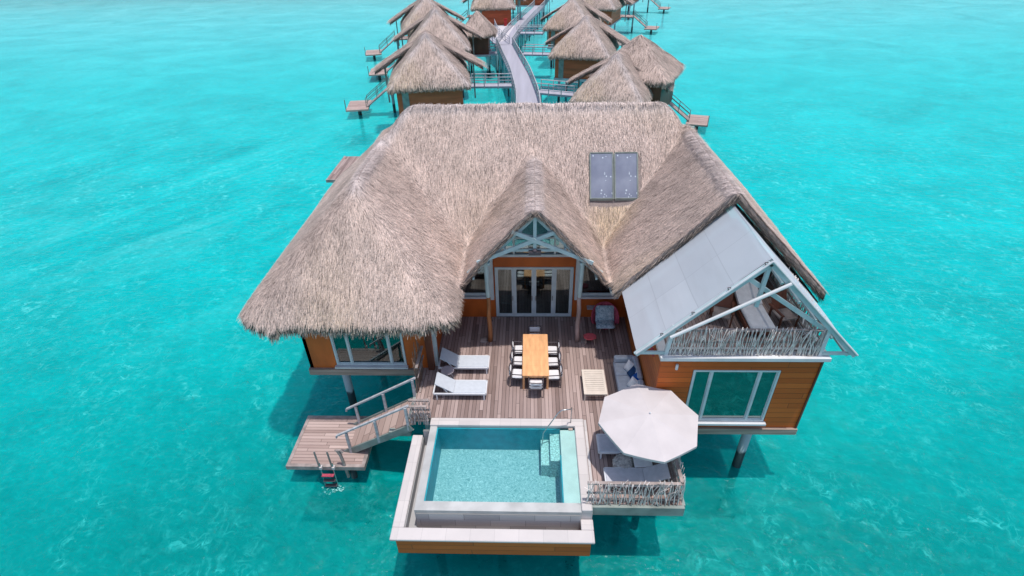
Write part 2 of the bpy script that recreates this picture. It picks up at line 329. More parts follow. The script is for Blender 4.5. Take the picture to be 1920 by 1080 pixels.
# ------------------------------------------------------------------ mesh builder
class MB:
    def __init__(s): s.v = []; s.f = []; s.mi = []; s.cur = 0
    def add(s, vs, fs):
        o = len(s.v); s.v += [tuple(p) for p in vs]
        for f in fs: s.f.append(tuple(i + o for i in f)); s.mi.append(s.cur)
        return s
    def box(s, x0, x1, y0, y1, z0, z1):
        return s.add([(x0, y0, z0), (x1, y0, z0), (x1, y1, z0), (x0, y1, z0), (x0, y0, z1), (x1, y0, z1), (x1, y1, z1), (x0, y1, z1)],
                     [(0, 3, 2, 1), (4, 5, 6, 7), (0, 1, 5, 4), (1, 2, 6, 5), (2, 3, 7, 6), (3, 0, 4, 7)])
    def bbox(s, x0, x1, y0, y1, z0, z1, b=.03):
        """box with chamfered edges"""
        b = min(b, (x1 - x0) * .45, (y1 - y0) * .45, (z1 - z0) * .45)
        vs = []; cx, cy, cz = (x0 + x1) / 2, (y0 + y1) / 2, (z0 + z1) / 2
        hx, hy, hz = (x1 - x0) / 2, (y1 - y0) / 2, (z1 - z0) / 2
        idx = {}
        for sx in (-1, 1):
            for sy in (-1, 1):
                for sz in (-1, 1):
                    for k in range(3):
                        q = [hx - b, hy - b, hz - b]; q[k] += b
                        idx[(sx, sy, sz, k)] = len(vs); vs.append((cx + sx * q[0], cy + sy * q[1], cz + sz * q[2]))
        fs = []
        for k in range(3):
            a, c = [(1, 2), (2, 0), (0, 1)][k]
            for sg in (-1, 1):
                def key(u, w):
                    t = [0, 0, 0]; t[k] = sg; t[a] = u; t[c] = w; return idx[(*t, k)]
                q = [key(-1, -1), key(1, -1), key(1, 1), key(-1, 1)]
                fs.append(tuple(q if sg > 0 else q[::-1]))
        for k in range(3):
            a, c = [(1, 2), (2, 0), (0, 1)][k]
            for u in (-1, 1):
                for w in (-1, 1):
                    def kk(e, kk_):
                        t = [0, 0, 0]; t[k] = e; t[a] = u; t[c] = w; return idx[(*t, kk_)]
                    fs.append((kk(-1, a), kk(1, a), kk(1, c), kk(-1, c)))
        for sx in (-1, 1):
            for sy in (-1, 1):
                for sz in (-1, 1): fs.append((idx[(sx, sy, sz, 0)], idx[(sx, sy, sz, 1)], idx[(sx, sy, sz, 2)]))
        return s.add(vs, fs)
    def beam(s, a, b, w, h=None, up=(0, 0, 1)):
        h = h or w; a = Vector(a); b = Vector(b); d = (b - a).normalized(); u = Vector(up)
        if abs(d.dot(u)) > .98: u = Vector((0, 1, 0))
        r = d.cross(u).normalized(); u = r.cross(d).normalized()
        vs = []
        for p in (a, b):
            for i, j in ((-1, -1), (1, -1), (1, 1), (-1, 1)): vs.append(p + r * (i * w / 2) + u * (j * h / 2))
        return s.add(vs, [(0, 1, 2, 3), (7, 6, 5, 4), (0, 4, 5, 1), (1, 5, 6, 2), (2, 6, 7, 3), (3, 7, 4, 0)])
    def tube(s, pts, r, n=6, r2=None):
        pts = [Vector(p) for p in pts]; m = len(pts)
        rs = r if isinstance(r, (list, tuple)) else [r + ((r2 if r2 is not None else r) - r) * i / (m - 1) for i in range(m)]
        vs = []; prev = None
        for i, p in enumerate(pts):
            d = (pts[min(i + 1, m - 1)] - pts[max(i - 1, 0)]).normalized()
            if prev is None:
                u = Vector((0, 0, 1)) if abs(d.z) < .9 else Vector((1, 0, 0))
                a = d.cross(u).normalized()
            else: a = (prev - d * prev.dot(d)).normalized()
            prev = a; b = d.cross(a)
            for k in range(n):
                t = 2 * PI * k / n; vs.append(p + (a * math.cos(t) + b * math.sin(t)) * rs[i])
        fs = []
        for i in range(m - 1):
            for k in range(n): k2 = (k + 1) % n; fs.append((i * n + k, i * n + k2, (i + 1) * n + k2, (i + 1) * n + k))
        fs.append(tuple(range(n))[::-1]); fs.append(tuple(range((m - 1) * n, m * n)))
        return s.add(vs, fs)
    def lathe(s, prof, cx=0, cy=0, n=20):
        vs = [(cx + r * math.cos(2 * PI * k / n), cy + r * math.sin(2 * PI * k / n), z) for r, z in prof for k in range(n)]
        fs = [(i * n + k, i * n + (k + 1) % n, (i + 1) * n + (k + 1) % n, (i + 1) * n + k) for i in range(len(prof) - 1) for k in range(n)]
        fs.append(tuple(range(n))[::-1]); fs.append(tuple(range((len(prof) - 1) * n, len(prof) * n)))
        return s.add(vs, fs)
    def prism(s, poly, z0, z1):
        n = len(poly)
        return s.add([(x, y, z0) for x, y in poly] + [(x, y, z1) for x, y in poly],
                     [tuple(range(n))[::-1], tuple(range(n, 2 * n))] + [(i, (i + 1) % n, n + (i + 1) % n, n + i) for i in range(n)])
    def slab(s, pts, t):
        """thin solid from a planar polygon of 3d points, thickened by t below along its normal"""
        P = [Vector(p) for p in pts]; nrm = (P[1] - P[0]).cross(P[2] - P[0]).normalized()
        n = len(P)
        return s.add(P + [p - nrm * t for p in P], [tuple(range(n)), tuple(range(n, 2 * n))[::-1]] + [(i, n + i, n + (i + 1) % n, (i + 1) % n) for i in range(n)])
    def pillow(s, cx, cy, cz, w, d, t, rz=0, rx=0, ry=0, n=8):
        """soft cushion"""
        R = Matrix.Rotation(rz, 3, 'Z') @ Matrix.Rotation(ry, 3, 'Y') @ Matrix.Rotation(rx, 3, 'X'); vs = []
        for sg in (1, -1):
            for i in range(n + 1):
                for j in range(n + 1):
                    u, v = -1 + 2 * i / n, -1 + 2 * j / n
                    hgt = t / 2 * ((1 - u ** 4) * (1 - v ** 4)) ** .5 * sg
                    pin = 1 - .07 * (1 - abs(u * v)) * (u * u + v * v) / 2
                    p = R @ Vector((u * w / 2 * pin, v * d / 2 * pin, hgt)); vs.append((p.x + cx, p.y + cy, p.z + cz))
        N = n + 1; fs = []
        for i in range(n):
            for j in range(n):
                a = i * N + j; fs.append((a, a + N, a + N + 1, a + 1)); a += N * N; fs.append((a, a + 1, a + N + 1, a + N))
        return s.add(vs, fs)
    def build(s, name, mats, parent=None, smooth=False):
        me = bpy.data.meshes.new(name)
        base = Vector((0, 0, 0))
        if parent is not None:
            r = parent
            while r.parent is not None: r = r.parent
            base = Vector(r.get('_base', (0, 0, 0)))
        me.from_pydata([(x - base[0], y - base[1], z - base[2]) for x, y, z in s.v], [], s.f)
        for m in (mats if isinstance(mats, (list, tuple)) else [mats]): me.materials.append(m)
        if isinstance(mats, (list, tuple)): me.polygons.foreach_set('material_index', s.mi)
        if smooth: me.polygons.foreach_set('use_smooth', [True] * len(me.polygons))
        me.update()
        ob = bpy.data.objects.new(name, me); COL.objects.link(ob)
        if parent is not None: ob.parent = parent
        return ob

def tag(o, label=None, cat=None, group=None, kind=None):
    if label: o['label'] = label
    if cat: o['category'] = cat
    if group: o['group'] = group
    if kind: o['kind'] = kind
    return o
def thing(name, label, cat, base=(0, 0, 0), group=None, kind=None):
    """Empty at the thing's base; parts built in world coordinates are shifted to it"""
    o = bpy.data.objects.new(name, None); COL.objects.link(o); o.location = base; o['_base'] = tuple(float(b) for b in base)
    return tag(o, label, cat, group, kind)
def dup(root, loc, rz=0, label=None, scale=None, group=None):
    def cp(o, par):
        c = o.copy(); COL.objects.link(c); c.parent = par
        for ch in o.children: cp(ch, c)
        return c
    r = cp(root, None); r.location = loc; r.rotation_euler = (0, 0, rz)
    if scale: r.scale = (scale,) * 3
    if label: r['label'] = label
    if group: r['group'] = group
    return r

# ------------------------------------------------------------------ thatch
def smin(a, b, k):
    h = np.maximum(k - np.abs(a - b), 0) / k; return np.minimum(a, b) - h * h * k / 4
def smax(a, b, k): return -smin(-a, -b, k)
def lump(x, y, s, seed):
    """cheap smooth noise"""
    r = np.random.default_rng(seed); out = np.zeros_like(x)
    for i in range(7):
        a = r.uniform(0, 2 * PI); f = s * r.uniform(.6, 1.8); out += np.sin((x * np.cos(a) + y * np.sin(a)) * f + r.uniform(0, 6.28)) / 7 * 1.9
    return out
def thatch(name, hf, ok, bb, step, thick, dens, parent, ridges=(), seed=1, L=(.22, .5), W=(.016, .032), fringe=1.0, gold=None, bright=1.0, lumps=.035, clear=None, tmap=None):
    x0, x1, y0, y1 = bb; r = np.random.default_rng(seed)
    nx = int((x1 - x0) / step) + 1; ny = int((y1 - y0) / step) + 1
    gx, gy = np.meshgrid(np.linspace(x0, x1, nx), np.linspace(y0, y1, ny), indexing='ij')
    Hf = lambda x, y: hf(x, y) + lumps * lump(x, y, 2.6, seed) + lumps * .5 * lump(x, y, 7, seed + 1)
    H = Hf(gx, gy); mk = ok(gx, gy)
    base = Vector((0, 0, 0))
    if parent is not None:
        q = parent
        while q.parent is not None: q = q.parent
        base = Vector(q.get('_base', (0, 0, 0)))
    vid = -np.ones((nx, ny), int); cell = mk[:-1, :-1] & mk[1:, :-1] & mk[1:, 1:] & mk[:-1, 1:]
    used = np.zeros((nx, ny), bool)
    for a in (0, 1):
        for b in (0, 1): used[a:nx - 1 + a, b:ny - 1 + b] |= cell
    vid[used] = np.arange(used.sum()); n = used.sum()
    T = np.stack([gx[used], gy[used], H[used]], 1); B = T.copy(); B[:, 2] -= thick * (tmap(gx[used], gy[used]) if tmap else 1)
    ci, cj = np.nonzero(cell)
    top = np.stack([vid[ci, cj], vid[ci + 1, cj], vid[ci + 1, cj + 1], vid[ci, cj + 1]], 1)
    faces = [top, top[:, ::-1] + n]
    bpts = []
    cp = np.pad(cell, 1)
    for (di, dj, a, b) in ((-1, 0, (0, 1), (0, 0)), (1, 0, (1, 0), (1, 1)), (0, -1, (0, 0), (1, 0)), (0, 1, (1, 1), (0, 1))):
        e = cell & ~cp[1 + di:nx + di, 1 + dj:ny + dj]
        i, j = np.nonzero(e)
        va = vid[i + a[0], j + a[1]]; vb = vid[i + b[0], j + b[1]]
        faces.append(np.stack([va, va + n, vb + n, vb], 1))
        for t in (0.0, .5): bpts.append(np.concatenate([T[va] * (1 - t) + T[vb] * t, np.tile([di, dj], (len(i), 1)), ((i + .5)[:, None]), ((j + .5)[:, None])], 1))
    V = [T, B]; F = np.concatenate(faces); nv = 2 * n
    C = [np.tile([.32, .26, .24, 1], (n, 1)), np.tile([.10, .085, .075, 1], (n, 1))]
    # blades
    cn = len(ci); e = 1e-3 * 20
    def grad(x, y):
        g1 = (hf(x + e, y) - hf(x - e, y)) / (2 * e); g2 = (hf(x, y + e) - hf(x, y - e)) / (2 * e)
        m_ = np.sqrt(g1 ** 2 + g2 ** 2); k = np.minimum(1, 1.6 / np.maximum(m_, 1e-6)); return g1 * k, g2 * k
    area = cn * step * step; nb = int(area * dens * 1.5)
    k = r.integers(0, cn, nb); px = gx[ci[k], cj[k]] + r.uniform(0, step, nb); py = gy[ci[k], cj[k]] + r.uniform(0, step, nb)
    def blades(px, py, pz, dx, dy, slope, Ls, Ws, lift, ang, off):
        m_ = np.sqrt(dx ** 2 + dy ** 2) + 1e-9; dx, dy = dx / m_, dy / m_
        c, s_ = np.cos(ang), np.sin(ang); ex, ey = dx * c - dy * s_, dx * s_ + dy * c
        inv = 1 / np.sqrt(1 + slope ** 2); D = np.stack([ex * inv, ey * inv, -slope * inv], 1)
        N = np.stack([dx * slope * inv, dy * slope * inv, inv], 1)
        S = np.cross(N, D); S /= np.linalg.norm(S, axis=1)[:, None] + 1e-9
        P = np.stack([px, py, pz], 1) + N * off[:, None]
        E = P + (D + N * lift[:, None]) * Ls[:, None]
        Mi = (P + E) / 2 + N * (.012)
        w = Ws[:, None] / 2
        return np.stack([P - S * w, P + S * w, E + S * w * .35, E - S * w * .35], 1)
    g1, g2 = grad(px, py); sl = np.sqrt(g1 ** 2 + g2 ** 2)
    if clear is not None:
        keep = ~clear(px, py); px, py = px[keep], py[keep]; nb = len(px); g1, g2 = grad(px, py); sl = np.sqrt(g1 ** 2 + g2 ** 2)
    rw = np.zeros(nb)
    for (rx0, ry0, rx1, ry1) in ridges:
        d = np.array([rx1 - rx0, ry1 - ry0]); ll = np.hypot(*d); t = np.clip(((px - rx0) * d[0] + (py - ry0) * d[1]) / ll ** 2, 0, 1)
        rw = np.maximum(rw, np.exp(-(np.hypot(px - rx0 - t * d[0], py - ry0 - t * d[1]) / .25) ** 2))
    jit = (r.normal(0, .30, nb) + .2 * lump(px, py, 1.5, seed + 5)) * (1 - .6 * rw)
    pz = Hf(px, py)
    q = blades(px, py, pz, -g1, -g2, sl, r.uniform(*L, nb), r.uniform(*W, nb), r.normal(.075, .055, nb) * (1 - rw), jit, r.uniform(-.005, .03, nb) * (1 - .6 * rw))
    hi = r.uniform(0, 1, nb)
    tone = np.where(hi < .15, r.uniform(.25, .55, nb), r.uniform(.78, 1.28, nb)) * (1 + .13 * lump(px, py, .8, seed + 9) + .09 * lump(px, py, 4, seed + 12)) * bright
    colr = np.stack([.64 * tone, .505 * tone, .445 * tone, np.ones(nb)], 1)
    gmask = np.clip(lump(px, py, .55, seed + 20) * 1.1 - .35, 0, .6) * r.uniform(0, 1, nb)
    for (rx0, ry0, rx1, ry1) in ridges:
        d = np.array([rx1 - rx0, ry1 - ry0]); ll = np.hypot(*d); t = np.clip(((px - rx0) * d[0] + (py - ry0) * d[1]) / ll ** 2, 0, 1)
        dist = np.hypot(px - rx0 - t * d[0], py - ry0 - t * d[1]); wgt = np.exp(-(dist / .22) ** 2) * .6
        grey = np.stack([.60 * tone, .55 * tone, .56 * tone], 1); colr[:, :3] = colr[:, :3] * (1 - .75 * wgt[:, None]) + grey * .75 * wgt[:, None]
    if gold is not None: gmask = np.maximum(gmask, gold(px, py) * r.uniform(.3, 1, nb))
    gc = np.stack([.74 * tone, .57 * tone, .38 * tone], 1); colr[:, :3] = colr[:, :3] * (1 - gmask[:, None]) + gc * gmask[:, None]
    quads = [q]; cols = [colr]
    # fringe at the eaves
    bp_ = np.concatenate(bpts); rep = int(max(1, 20 * step / .1 * fringe)); bp_ = np.repeat(bp_, rep, 0); m = len(bp_)
    ex = bp_[:, 0] + r.uniform(-step, step, m) * .6; ey = bp_[:, 1] + r.uniform(-step, step, m) * .6
    inx = x0 + bp_[:, 5] * (x1 - x0) / (nx - 1); iny = y0 + bp_[:, 6] * (y1 - y0) / (ny - 1)
    g1, g2 = grad(inx, iny); ox, oy = -g1, -g2
    mm = np.hypot(ox, oy); flat = (ox * bp_[:, 3] + oy * bp_[:, 4]) / (mm + 1e-9)
    rake = flat < .35        # gable rakes: blades stay along the slope
    dx = np.where(rake, ox / (mm + 1e-9) + bp_[:, 3] * .3, ox / (mm + 1e-9)); dy = np.where(rake, oy / (mm + 1e-9) + bp_[:, 4] * .3, oy / (mm + 1e-9))
    tm = tmap(inx, iny) if tmap else 1.0
    dz = r.uniform(0, thick * 1.0, m) * tm
    Lf = np.where(rake, r.uniform(.15, .35, m), r.uniform(.16, .52, m)) * np.clip(L[1] / .5, .75, .95)
    drop = np.where(rake, 1.0, r.uniform(1.0, 2.6, m))
    q = blades(ex - dx * .12, ey - dy * .12, bp_[:, 2] - dz * .9 + .02, dx, dy, drop, Lf, r.uniform(W[0], W[1], m) * np.where(rake, 1.2, 1.75), r.normal(.0, .05, m), r.normal(0, .22, m), np.zeros(m))
    tn = (r.uniform(.40, 1.45, m)) * (1 - .35 * dz / thick) * bright
    gg = (r.uniform(0, 1, m) * np.where(rake, 0, 1))[:, None]
    tn = np.where(rake, tn * .85, tn)
    cf = np.stack([.54 * tn, .44 * tn, .385 * tn, np.ones(m)], 1); cf[:, :3] = cf[:, :3] * (1 - gg * .4) + np.stack([.46 * tn, .48 * tn, .31 * tn], 1) * gg * .4
    quads.append(q); cols.append(cf)
    for q, c in zip(quads, cols):
        k = len(q); V.append(q.reshape(-1, 3)); C.append(np.repeat(c, 4, 0))
        F = np.concatenate([F, np.arange(k * 4).reshape(-1, 4) + nv]); nv += k * 4
    V = np.concatenate(V) - np.array(base); C = np.concatenate(C)
    me = bpy.data.meshes.new(name); me.vertices.add(len(V)); me.vertices.foreach_set('co', V.astype(np.float32).ravel())
    nf = len(F); me.loops.add(nf * 4); me.loops.foreach_set('vertex_index', F.astype(np.int32).ravel())
    me.polygons.add(nf); me.polygons.foreach_set('loop_start', np.arange(0, nf * 4, 4, dtype=np.int32))
    me.update(calc_edges=True)
    at = me.attributes.new('Col', 'FLOAT_COLOR', 'POINT'); at.data.foreach_set('color', np.clip(C, 0, 1).astype(np.float32).ravel())
    me.materials.append(M['thatch'])
    ob = bpy.data.objects.new(name, me); COL.objects.link(ob)
    if parent is not None: ob.parent = parent
    return ob

# ------------------------------------------------------------------ setting
def sheet(name, z, ext, mat, y0=-300, y1=2500):
    mb = MB(); mb.add([(-ext, y0, z), (ext, y0, z), (ext, y1, z), (-ext, y1, z)], [(0, 1, 2, 3)])
    return tag(mb.build(name, mat), kind='structure')
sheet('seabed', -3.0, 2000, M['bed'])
sheet('water', 0, 2000, M['sea'])

# ------------------------------------------------------------------ main villa
villa = thing('overwater_villa', 'large thatched villa with orange timber walls standing on piles over the lagoon', 'villa', (0, 16, 3))
def hM(x, y):
    f = 11.25 - 1.3 * (23.7 - y); b = 11.25 - 1.3 * (y - 23.7); l = 11.25 - 1.5 * (-5.45 - x); r = 11.25 - 1.5 * (x - 5.9)
    return smin(smin(f, b, .16), smin(l, r, .5), .8)
def hLm(x, y):
    return np.minimum(smin(np.minimum(10 - (x + 6.46), 10 + .90 * (x + 6.46)), 10 - 1.1 * (18.2 - y), 1.15), 10 - 1.1 * (y - 24.))
def hL(x, y):
    a = 10 - 1.0 * (x + 6.46); b = 10 - .90 * (-6.46 - x); f = 10 - 1.1 * (18.2 - y); k = 10 - 1.1 * (y - 24.)
    return smin(smin(smin(a, b, .3), f, .95), k, .6)
def hR(x, y):
    v = smin(10.36 - 1.0 * (x - 6.75), 10.36 - 1.10 * (6.75 - x), .3); k = 9.98 - 1.1 * (y - 24.)
    v = smin(v, k, .6); return np.where(y > 16.32, v, -5)
def hD(x, y):
    d = np.sqrt((x - .16) ** 2 + .02); v = 9.52 - 1.06 * d - .010 * d ** 3; return np.where(y > 17.0, v, -5)
def HV(x, y):
    h = smax(smax(smax(hM(x, y), hL(x, y), 1.1), hR(x, y), .25), hD(x, y), .6)
    return h + .10 - .30 * np.maximum(0, 7.0 - h) ** 2 * np.clip(8.5 - x, 0, 1)
def okV(x, y):
    rag = .05 * lump(x, y, 5, 3)
    return (hM(x, y) > 6.2) | (hLm(x, y) > 6.22 - .04 * np.clip(-8.6 - x, 0, 1) + rag) | ((hR(x, y) > 6.2 + rag) & (x > 3.2)) | ((hD(x, y) > 5.55 + rag) & (np.abs(x - .16) < 3.5))
def goldV(x, y): return np.clip(1.3 - np.hypot((x - 3.5) / 1.1, (y - 20.6) / .95), 0, .9)
roof = thatch('roof', HV, okV, (-11.2, 11.4, 13.6, 28.5), .1, .42, 1350, villa, seed=3, L=(.15, .34), W=(.010, .020), lumps=.026, gold=goldV, tmap=lambda x, y: np.where((x > -2.6) & (y < 19.3), np.where(x < 3.4, .42, .85), 1.0), clear=lambda x, y: (x > 2.5) & (x < 4.72) & (y > 20.95) & (y < 22.3),
              ridges=((-5.4, 23.7, 5.9, 23.7), (-6.46, 18.2, -6.46, 22.5), (6.75, 16.3, 6.75, 22.5), (-5.4, 23.7, -6.46, 22.5), (.16, 17.1, .16, 21.9)))
f = MB(); f.slab([(6.9, 16.55, 9.72), (10.75, 16.55, 5.90), (10.75, 19.2, 5.90), (6.9, 19.2, 9.72)], .05); f.build('gap_shade_board', M['clad_dark'], villa)  # added dark board standing in for the shaded gap below the thatch rake
# walls
def wall_x(name, x0, x1, z0, z1, y, t, mat, holes=(), parent=villa, label=None):
    """wall facing -Y with its face at y; holes = (hx0,hx1,hz0,hz1)"""
    mb = MB(); cur = x0
    for (a, b, c, d) in sorted(holes):
        if a > cur: mb.box(cur, a, y, y + t, z0, z1)
        if c > z0: mb.box(a, b, y, y + t, z0, c)
        if d < z1: mb.box(a, b, y, y + t, d, z1)
        cur = b
    if cur < x1: mb.box(cur, x1, y, y + t, z0, z1)
    o = mb.build(name, mat, parent)
    if label: o['label'] = label
    return o
def wall_y(name, y0, y1, z0, z1, x, t, mat, parent=villa):
    mb = MB(); mb.box(min(x, x + t), max(x, x + t), y0, y1, z0, z1); return mb.build(name, mat, parent)
def window(x0, x1, z0, z1, y, mull, glass, parent=villa, sill=True, fw=.065, name='window', sash=.035):
    """frame with panes set back, facing -Y"""
    f = MB(); d0, d1 = y - .03, y + .09
    f.box(x0, x1, d0, d1, z1 - fw, z1); f.box(x0, x1, d0, d1, z0, z0 + fw)
    f.box(x0, x0 + fw, d0, d1, z0 + fw, z1 - fw); f.box(x1 - fw, x1, d0, d1, z0 + fw, z1 - fw)
    for m_ in mull: f.box(m_ - fw * .5, m_ + fw * .5, d0 + .002, d1 - .002, z0 + fw, z1 - fw)
    fo = f.build(name, M['frame_white'], parent)
    ed = [x0 + fw] + [q for m_ in mull for q in (m_ - fw * .5, m_ + fw * .5)] + [x1 - fw]
    for a, b in zip(ed[::2], ed[1::2]):
        s_ = MB(); g = sash
        s_.box(a, b, y + .01, y + .05, z1 - fw - g, z1 - fw); s_.box(a, b, y + .01, y + .05, z0 + fw, z0 + fw + g)
        s_.box(a, a + g, y + .01, y + .05, z0 + fw + g, z1 - fw - g); s_.box(b - g, b, y + .01, y + .05, z0 + fw + g, z1 - fw - g)
        s_.build('sash', M['frame_white'], fo)
        p = MB(); p.box(a + g, b - g, y + .025, y + .035, z0 + fw + g, z1 - fw - g); p.build('pane', glass, fo)
    if sill:
        s_ = MB(); s_.box(x0 - .06, x1 + .06, y - .17, y - .032, z0 - .09, z0 - .005); s_.build('sill', M['white'], fo)
    return fo
# left house
wall_x('wall', -8.97, -3.86, 2.98, 6.6, 16.0, .14, M['clad_plain'], [(-7.86, -4.97, 3.12, 5.9)])
wall_y('wall', 16.0, 27, 2.98, 6.6, -8.97, .14, M['clad_plain'])
wall_y('wall', 16.14, 19.3, 2.98, 6.6, -3.86, -.14, M['clad_plain'])
window(-7.84, -4.99, 3.14, 5.88, 16.02, (-7.21, -5.585), M['glass_dark'])
f = MB(); f.box(-9.03, -3.8, 15.9, 16.6, 2.66, 2.96); f.box(-9.03, -8.4, 16.6, 26.9, 2.66, 2.96); f.build('base_ledge', M['ledge'], villa)
f = MB(); f.box(-4.1, -3.86, 15.86, 15.995, 3.0, 6.4); f.build('corner_board', M['clad_dark'], villa)
f = MB(); f.box(-3.86, -3.72, 16.1, 16.3, 3.0, 6.4); f.build('trim_post', M['post_green'], villa)
# right house
wall_x('wall', 4.22, 9.3, 2.96, 6.26, 13.09, .14, M['clad'], [(5.31, 8.15, 3.26, 5.70)])
wall_y('wall', 13.23, 19.4, 2.96, 6.26, 4.22, .14, M['clad_y'])
wall_y('wall', 13.23, 27, 2.96, 6.26, 9.3, -.14, M['clad_y'])
window(5.33, 8.13, 3.28, 5.68, 13.11, (5.94, 7.51), M['glass_teal'])
f = MB(); f.box(4.18, 9.38, 13.0, 13.6, 2.68, 2.95); f.box(8.9, 9.38, 13.6, 26.9, 2.68, 2.95); f.build('base_ledge', M['ledge'], villa)
f = MB(); f.box(9.3, 9.36, 13.05, 13.19, 2.96, 6.25); f.build('corner_board', M['clad_dark'], villa)
f = MB(); f.box(4.12, 9.42, 12.86, 13.4, 6.27, 6.4); f.box(9.1, 9.42, 13.4, 19, 6.27, 6.4); f.box(4.12, 4.4, 13.4, 17.6, 6.27, 6.4); f.build('balcony_edge', M['white'], villa)
f = MB(); f.box(4.4, 9.1, 13.4, 18.9, 6.24, 6.385); f.build('balcony_floor', M['deck'], villa)
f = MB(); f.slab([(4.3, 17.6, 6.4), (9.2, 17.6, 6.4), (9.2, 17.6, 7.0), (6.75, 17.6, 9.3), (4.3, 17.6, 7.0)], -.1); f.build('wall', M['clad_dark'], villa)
window(5.4, 8.1, 6.41, 7.75, 17.5, (6.3, 7.2), M['glass_dark'], sill=False)
# centre
wall_x('wall', -3.86, 4.22, 3.0, 6.28, 19.38, .14, M['clad_plain'], [(-3.1, -1.84, 4.18, 6.2), (-1.56, 1.86, 3.0, 5.68), (2.14, 3.8, 4.18, 6.2)])
window(-3.08, -1.86, 4.20, 6.18, 19.40, (), M['glass_dark'])
window(2.16, 3.78, 4.20, 6.18, 19.40, (), M['glass_dark'])
doors = window(-1.54, 1.84, 3.03, 5.66, 19.40, (-.72, .15, 1.02), M['glass_door'], sill=False, name='glazed_doors', sash=.07)
for x in (-.78, .07, .23, .96):
    h_ = MB(); h_.tube([(x, 19.33, 3.95), (x, 19.31, 4.0), (x, 19.31, 4.15), (x, 19.33, 4.2)], .015); h_.build('handle', M['steel'], doors)
for sx in (-1, 1):
    f = MB(); x = .16 + sx * 1.86; f.box(x - .1, x + .1, 19.16, 19.36, 4.1, 6.9)
    f.box(x - .05 + sx * .14, x + .05 + sx * .14, 19.22, 19.36, 4.1, 6.9)
    f.build('white_post', M['frame_white'], villa)
# gable glazing above the doors
f = MB(); f.slab([(-2.2, 19.42, 6.33), (2.5, 19.42, 6.33), (.16, 19.42, 8.75)], .03); g_ = f.build('gable_window', M['glass'], villa)
f = MB(); f.box(-2.3, 2.6, 19.33, 19.5, 6.2, 6.32)
for x, zt in ((-.7, 7.7), (.16, 8.7), (1.02, 7.7)): f.box(x - .04, x + .04, 19.36, 19.44, 6.32, zt)
f.box(-1.2, 1.5, 19.37, 19.43, 7.05, 7.13)
f.build('frame', M['frame_white'], g_)
# interior
f = MB(); f.box(-8.8, 9.1, 13.3, 26.8, 2.86, 2.955) if False else None
f.box(-8.83, -3.9, 16.1, 26.9, 2.9, 2.99); f.box(-3.9, 4.3, 19.45, 26.9, 2.9, 2.99); f.box(4.37, 9.16, 13.2, 26.9, 2.9, 2.99); f.build('interior_floor', M['floor_in'], villa)
f = MB(); f.box(-8.97, 9.3, 27.0, 27.14, 2.96, 6.6); f.box(-3.99, -3.85, 19.52, 27, 2.99, 6.2); f.box(4.3, 4.44, 19.52, 27, 2.99, 6.2); f.box(-8.8, -4.0, 21.5, 21.6, 2.99, 6.2); f.box(4.5, 9.1, 18.5, 18.6, 2.99, 6.2)
f.build('inner_wall', M['room'], villa)
f = MB()
for k in range(9): f.box(-1.42 + k * .075, -1.42 + k * .075 + .055, 19.75 + .03 * (k % 2), 19.8 + .03 * (k % 2), 4.4, 5.6)
f.build('curtain', M['curtain'], villa)
# dormer truss
tr = MB(); yt = 17.22
tr.beam((-2.35, yt + .1, 6.66), (.16, yt + .1, 9.24), .09, .26); tr.beam((2.67, yt + .1, 6.66), (.16, yt + .1, 9.24), .09, .26)
tr.beam((-2.0, yt - .06, 7.28), (.98, yt - .06, 8.62), .07, .15); tr.beam((2.32, yt - .10, 7.28), (-.66, yt - .10, 8.62), .07, .15)
tr.beam((.16, yt - .02, 7.8), (.16, yt - .02, 9.2), .12, .1)
tr.beam((-.72, yt + .04, 7.77), (1.04, yt + .04, 7.77), .07, .1)
tr.beam((-.57, yt + .06, 8.48), (.16, yt + .06, 8.32), .05, .08); tr.beam((.89, yt + .06, 8.48), (.16, yt + .06, 8.32), .05, .08)
tr.build('dormer_truss', M['post_green'], villa)
pur = MB()
for k in range(5):
    for sx in (-1, 1):
        d = .5 + k * .62; pur.beam((.16 + sx * d, 17.2, 8.98 - d * 1.04), (.16 + sx * d, 19.3, 8.98 - d * 1.04), .07, .1)
pur.build('purlin', M['post_green'], villa)
for sx, mt in ((-1, 'trunk'), (1, 'trunk_grey')):
    x = .13 + sx * 1.84; p = MB(); pts = []
    for k in range(9): pts.append((x + .015 * math.sin(k * 1.3 + sx), 17.68 + .012 * math.cos(k * 1.7), 3.0 + k * .30))
    p.tube(pts, .10, 10, .085); po = p.build('post', M[mt], villa, True)
    p = MB(); p.tube([(x, 17.68, 5.35), (x, 17.35, 7.3)], .09, 10, .085); p.build('post_top', M['post_green'], po)
    p = MB(); p.box(x - sx * .0 - .13 + sx * .3, x + .13 + sx * .3 - .0, 17.55, 17.8, 3.006, 3.1); p.build('footing', M['grey_wood'], po)
# dark light hanging from the truss
f = MB(); f.box(-.07, .39, 17.05, 17.2, 7.66, 7.80); f.tube([(.16, 17.15, 7.8), (.16, 17.2, 8.05)], .02); f.lathe([(.06, 7.8), (.09, 7.84), (.05, 7.9)], .16, 17.12, 10); f.build('hanging_lamp', M['metal_dark'], villa)
for x0, x1 in ((-3.1, -3.1), (2.5, 3.2)):
    f = MB(); f.box(x0, x1, 19.1, 19.37, 3.62, 3.66); f.build('wall_shelf', M['rail'], villa)
# skirting lights on the deck by the door
for x in (-1.72, .05, .2, 1.98):
    f = MB(); f.lathe([(.03, 3.005), (.035, 3.05), (.02, 3.09)], x, 19.05, 8); f.build('door_stop', M['steel'], villa)
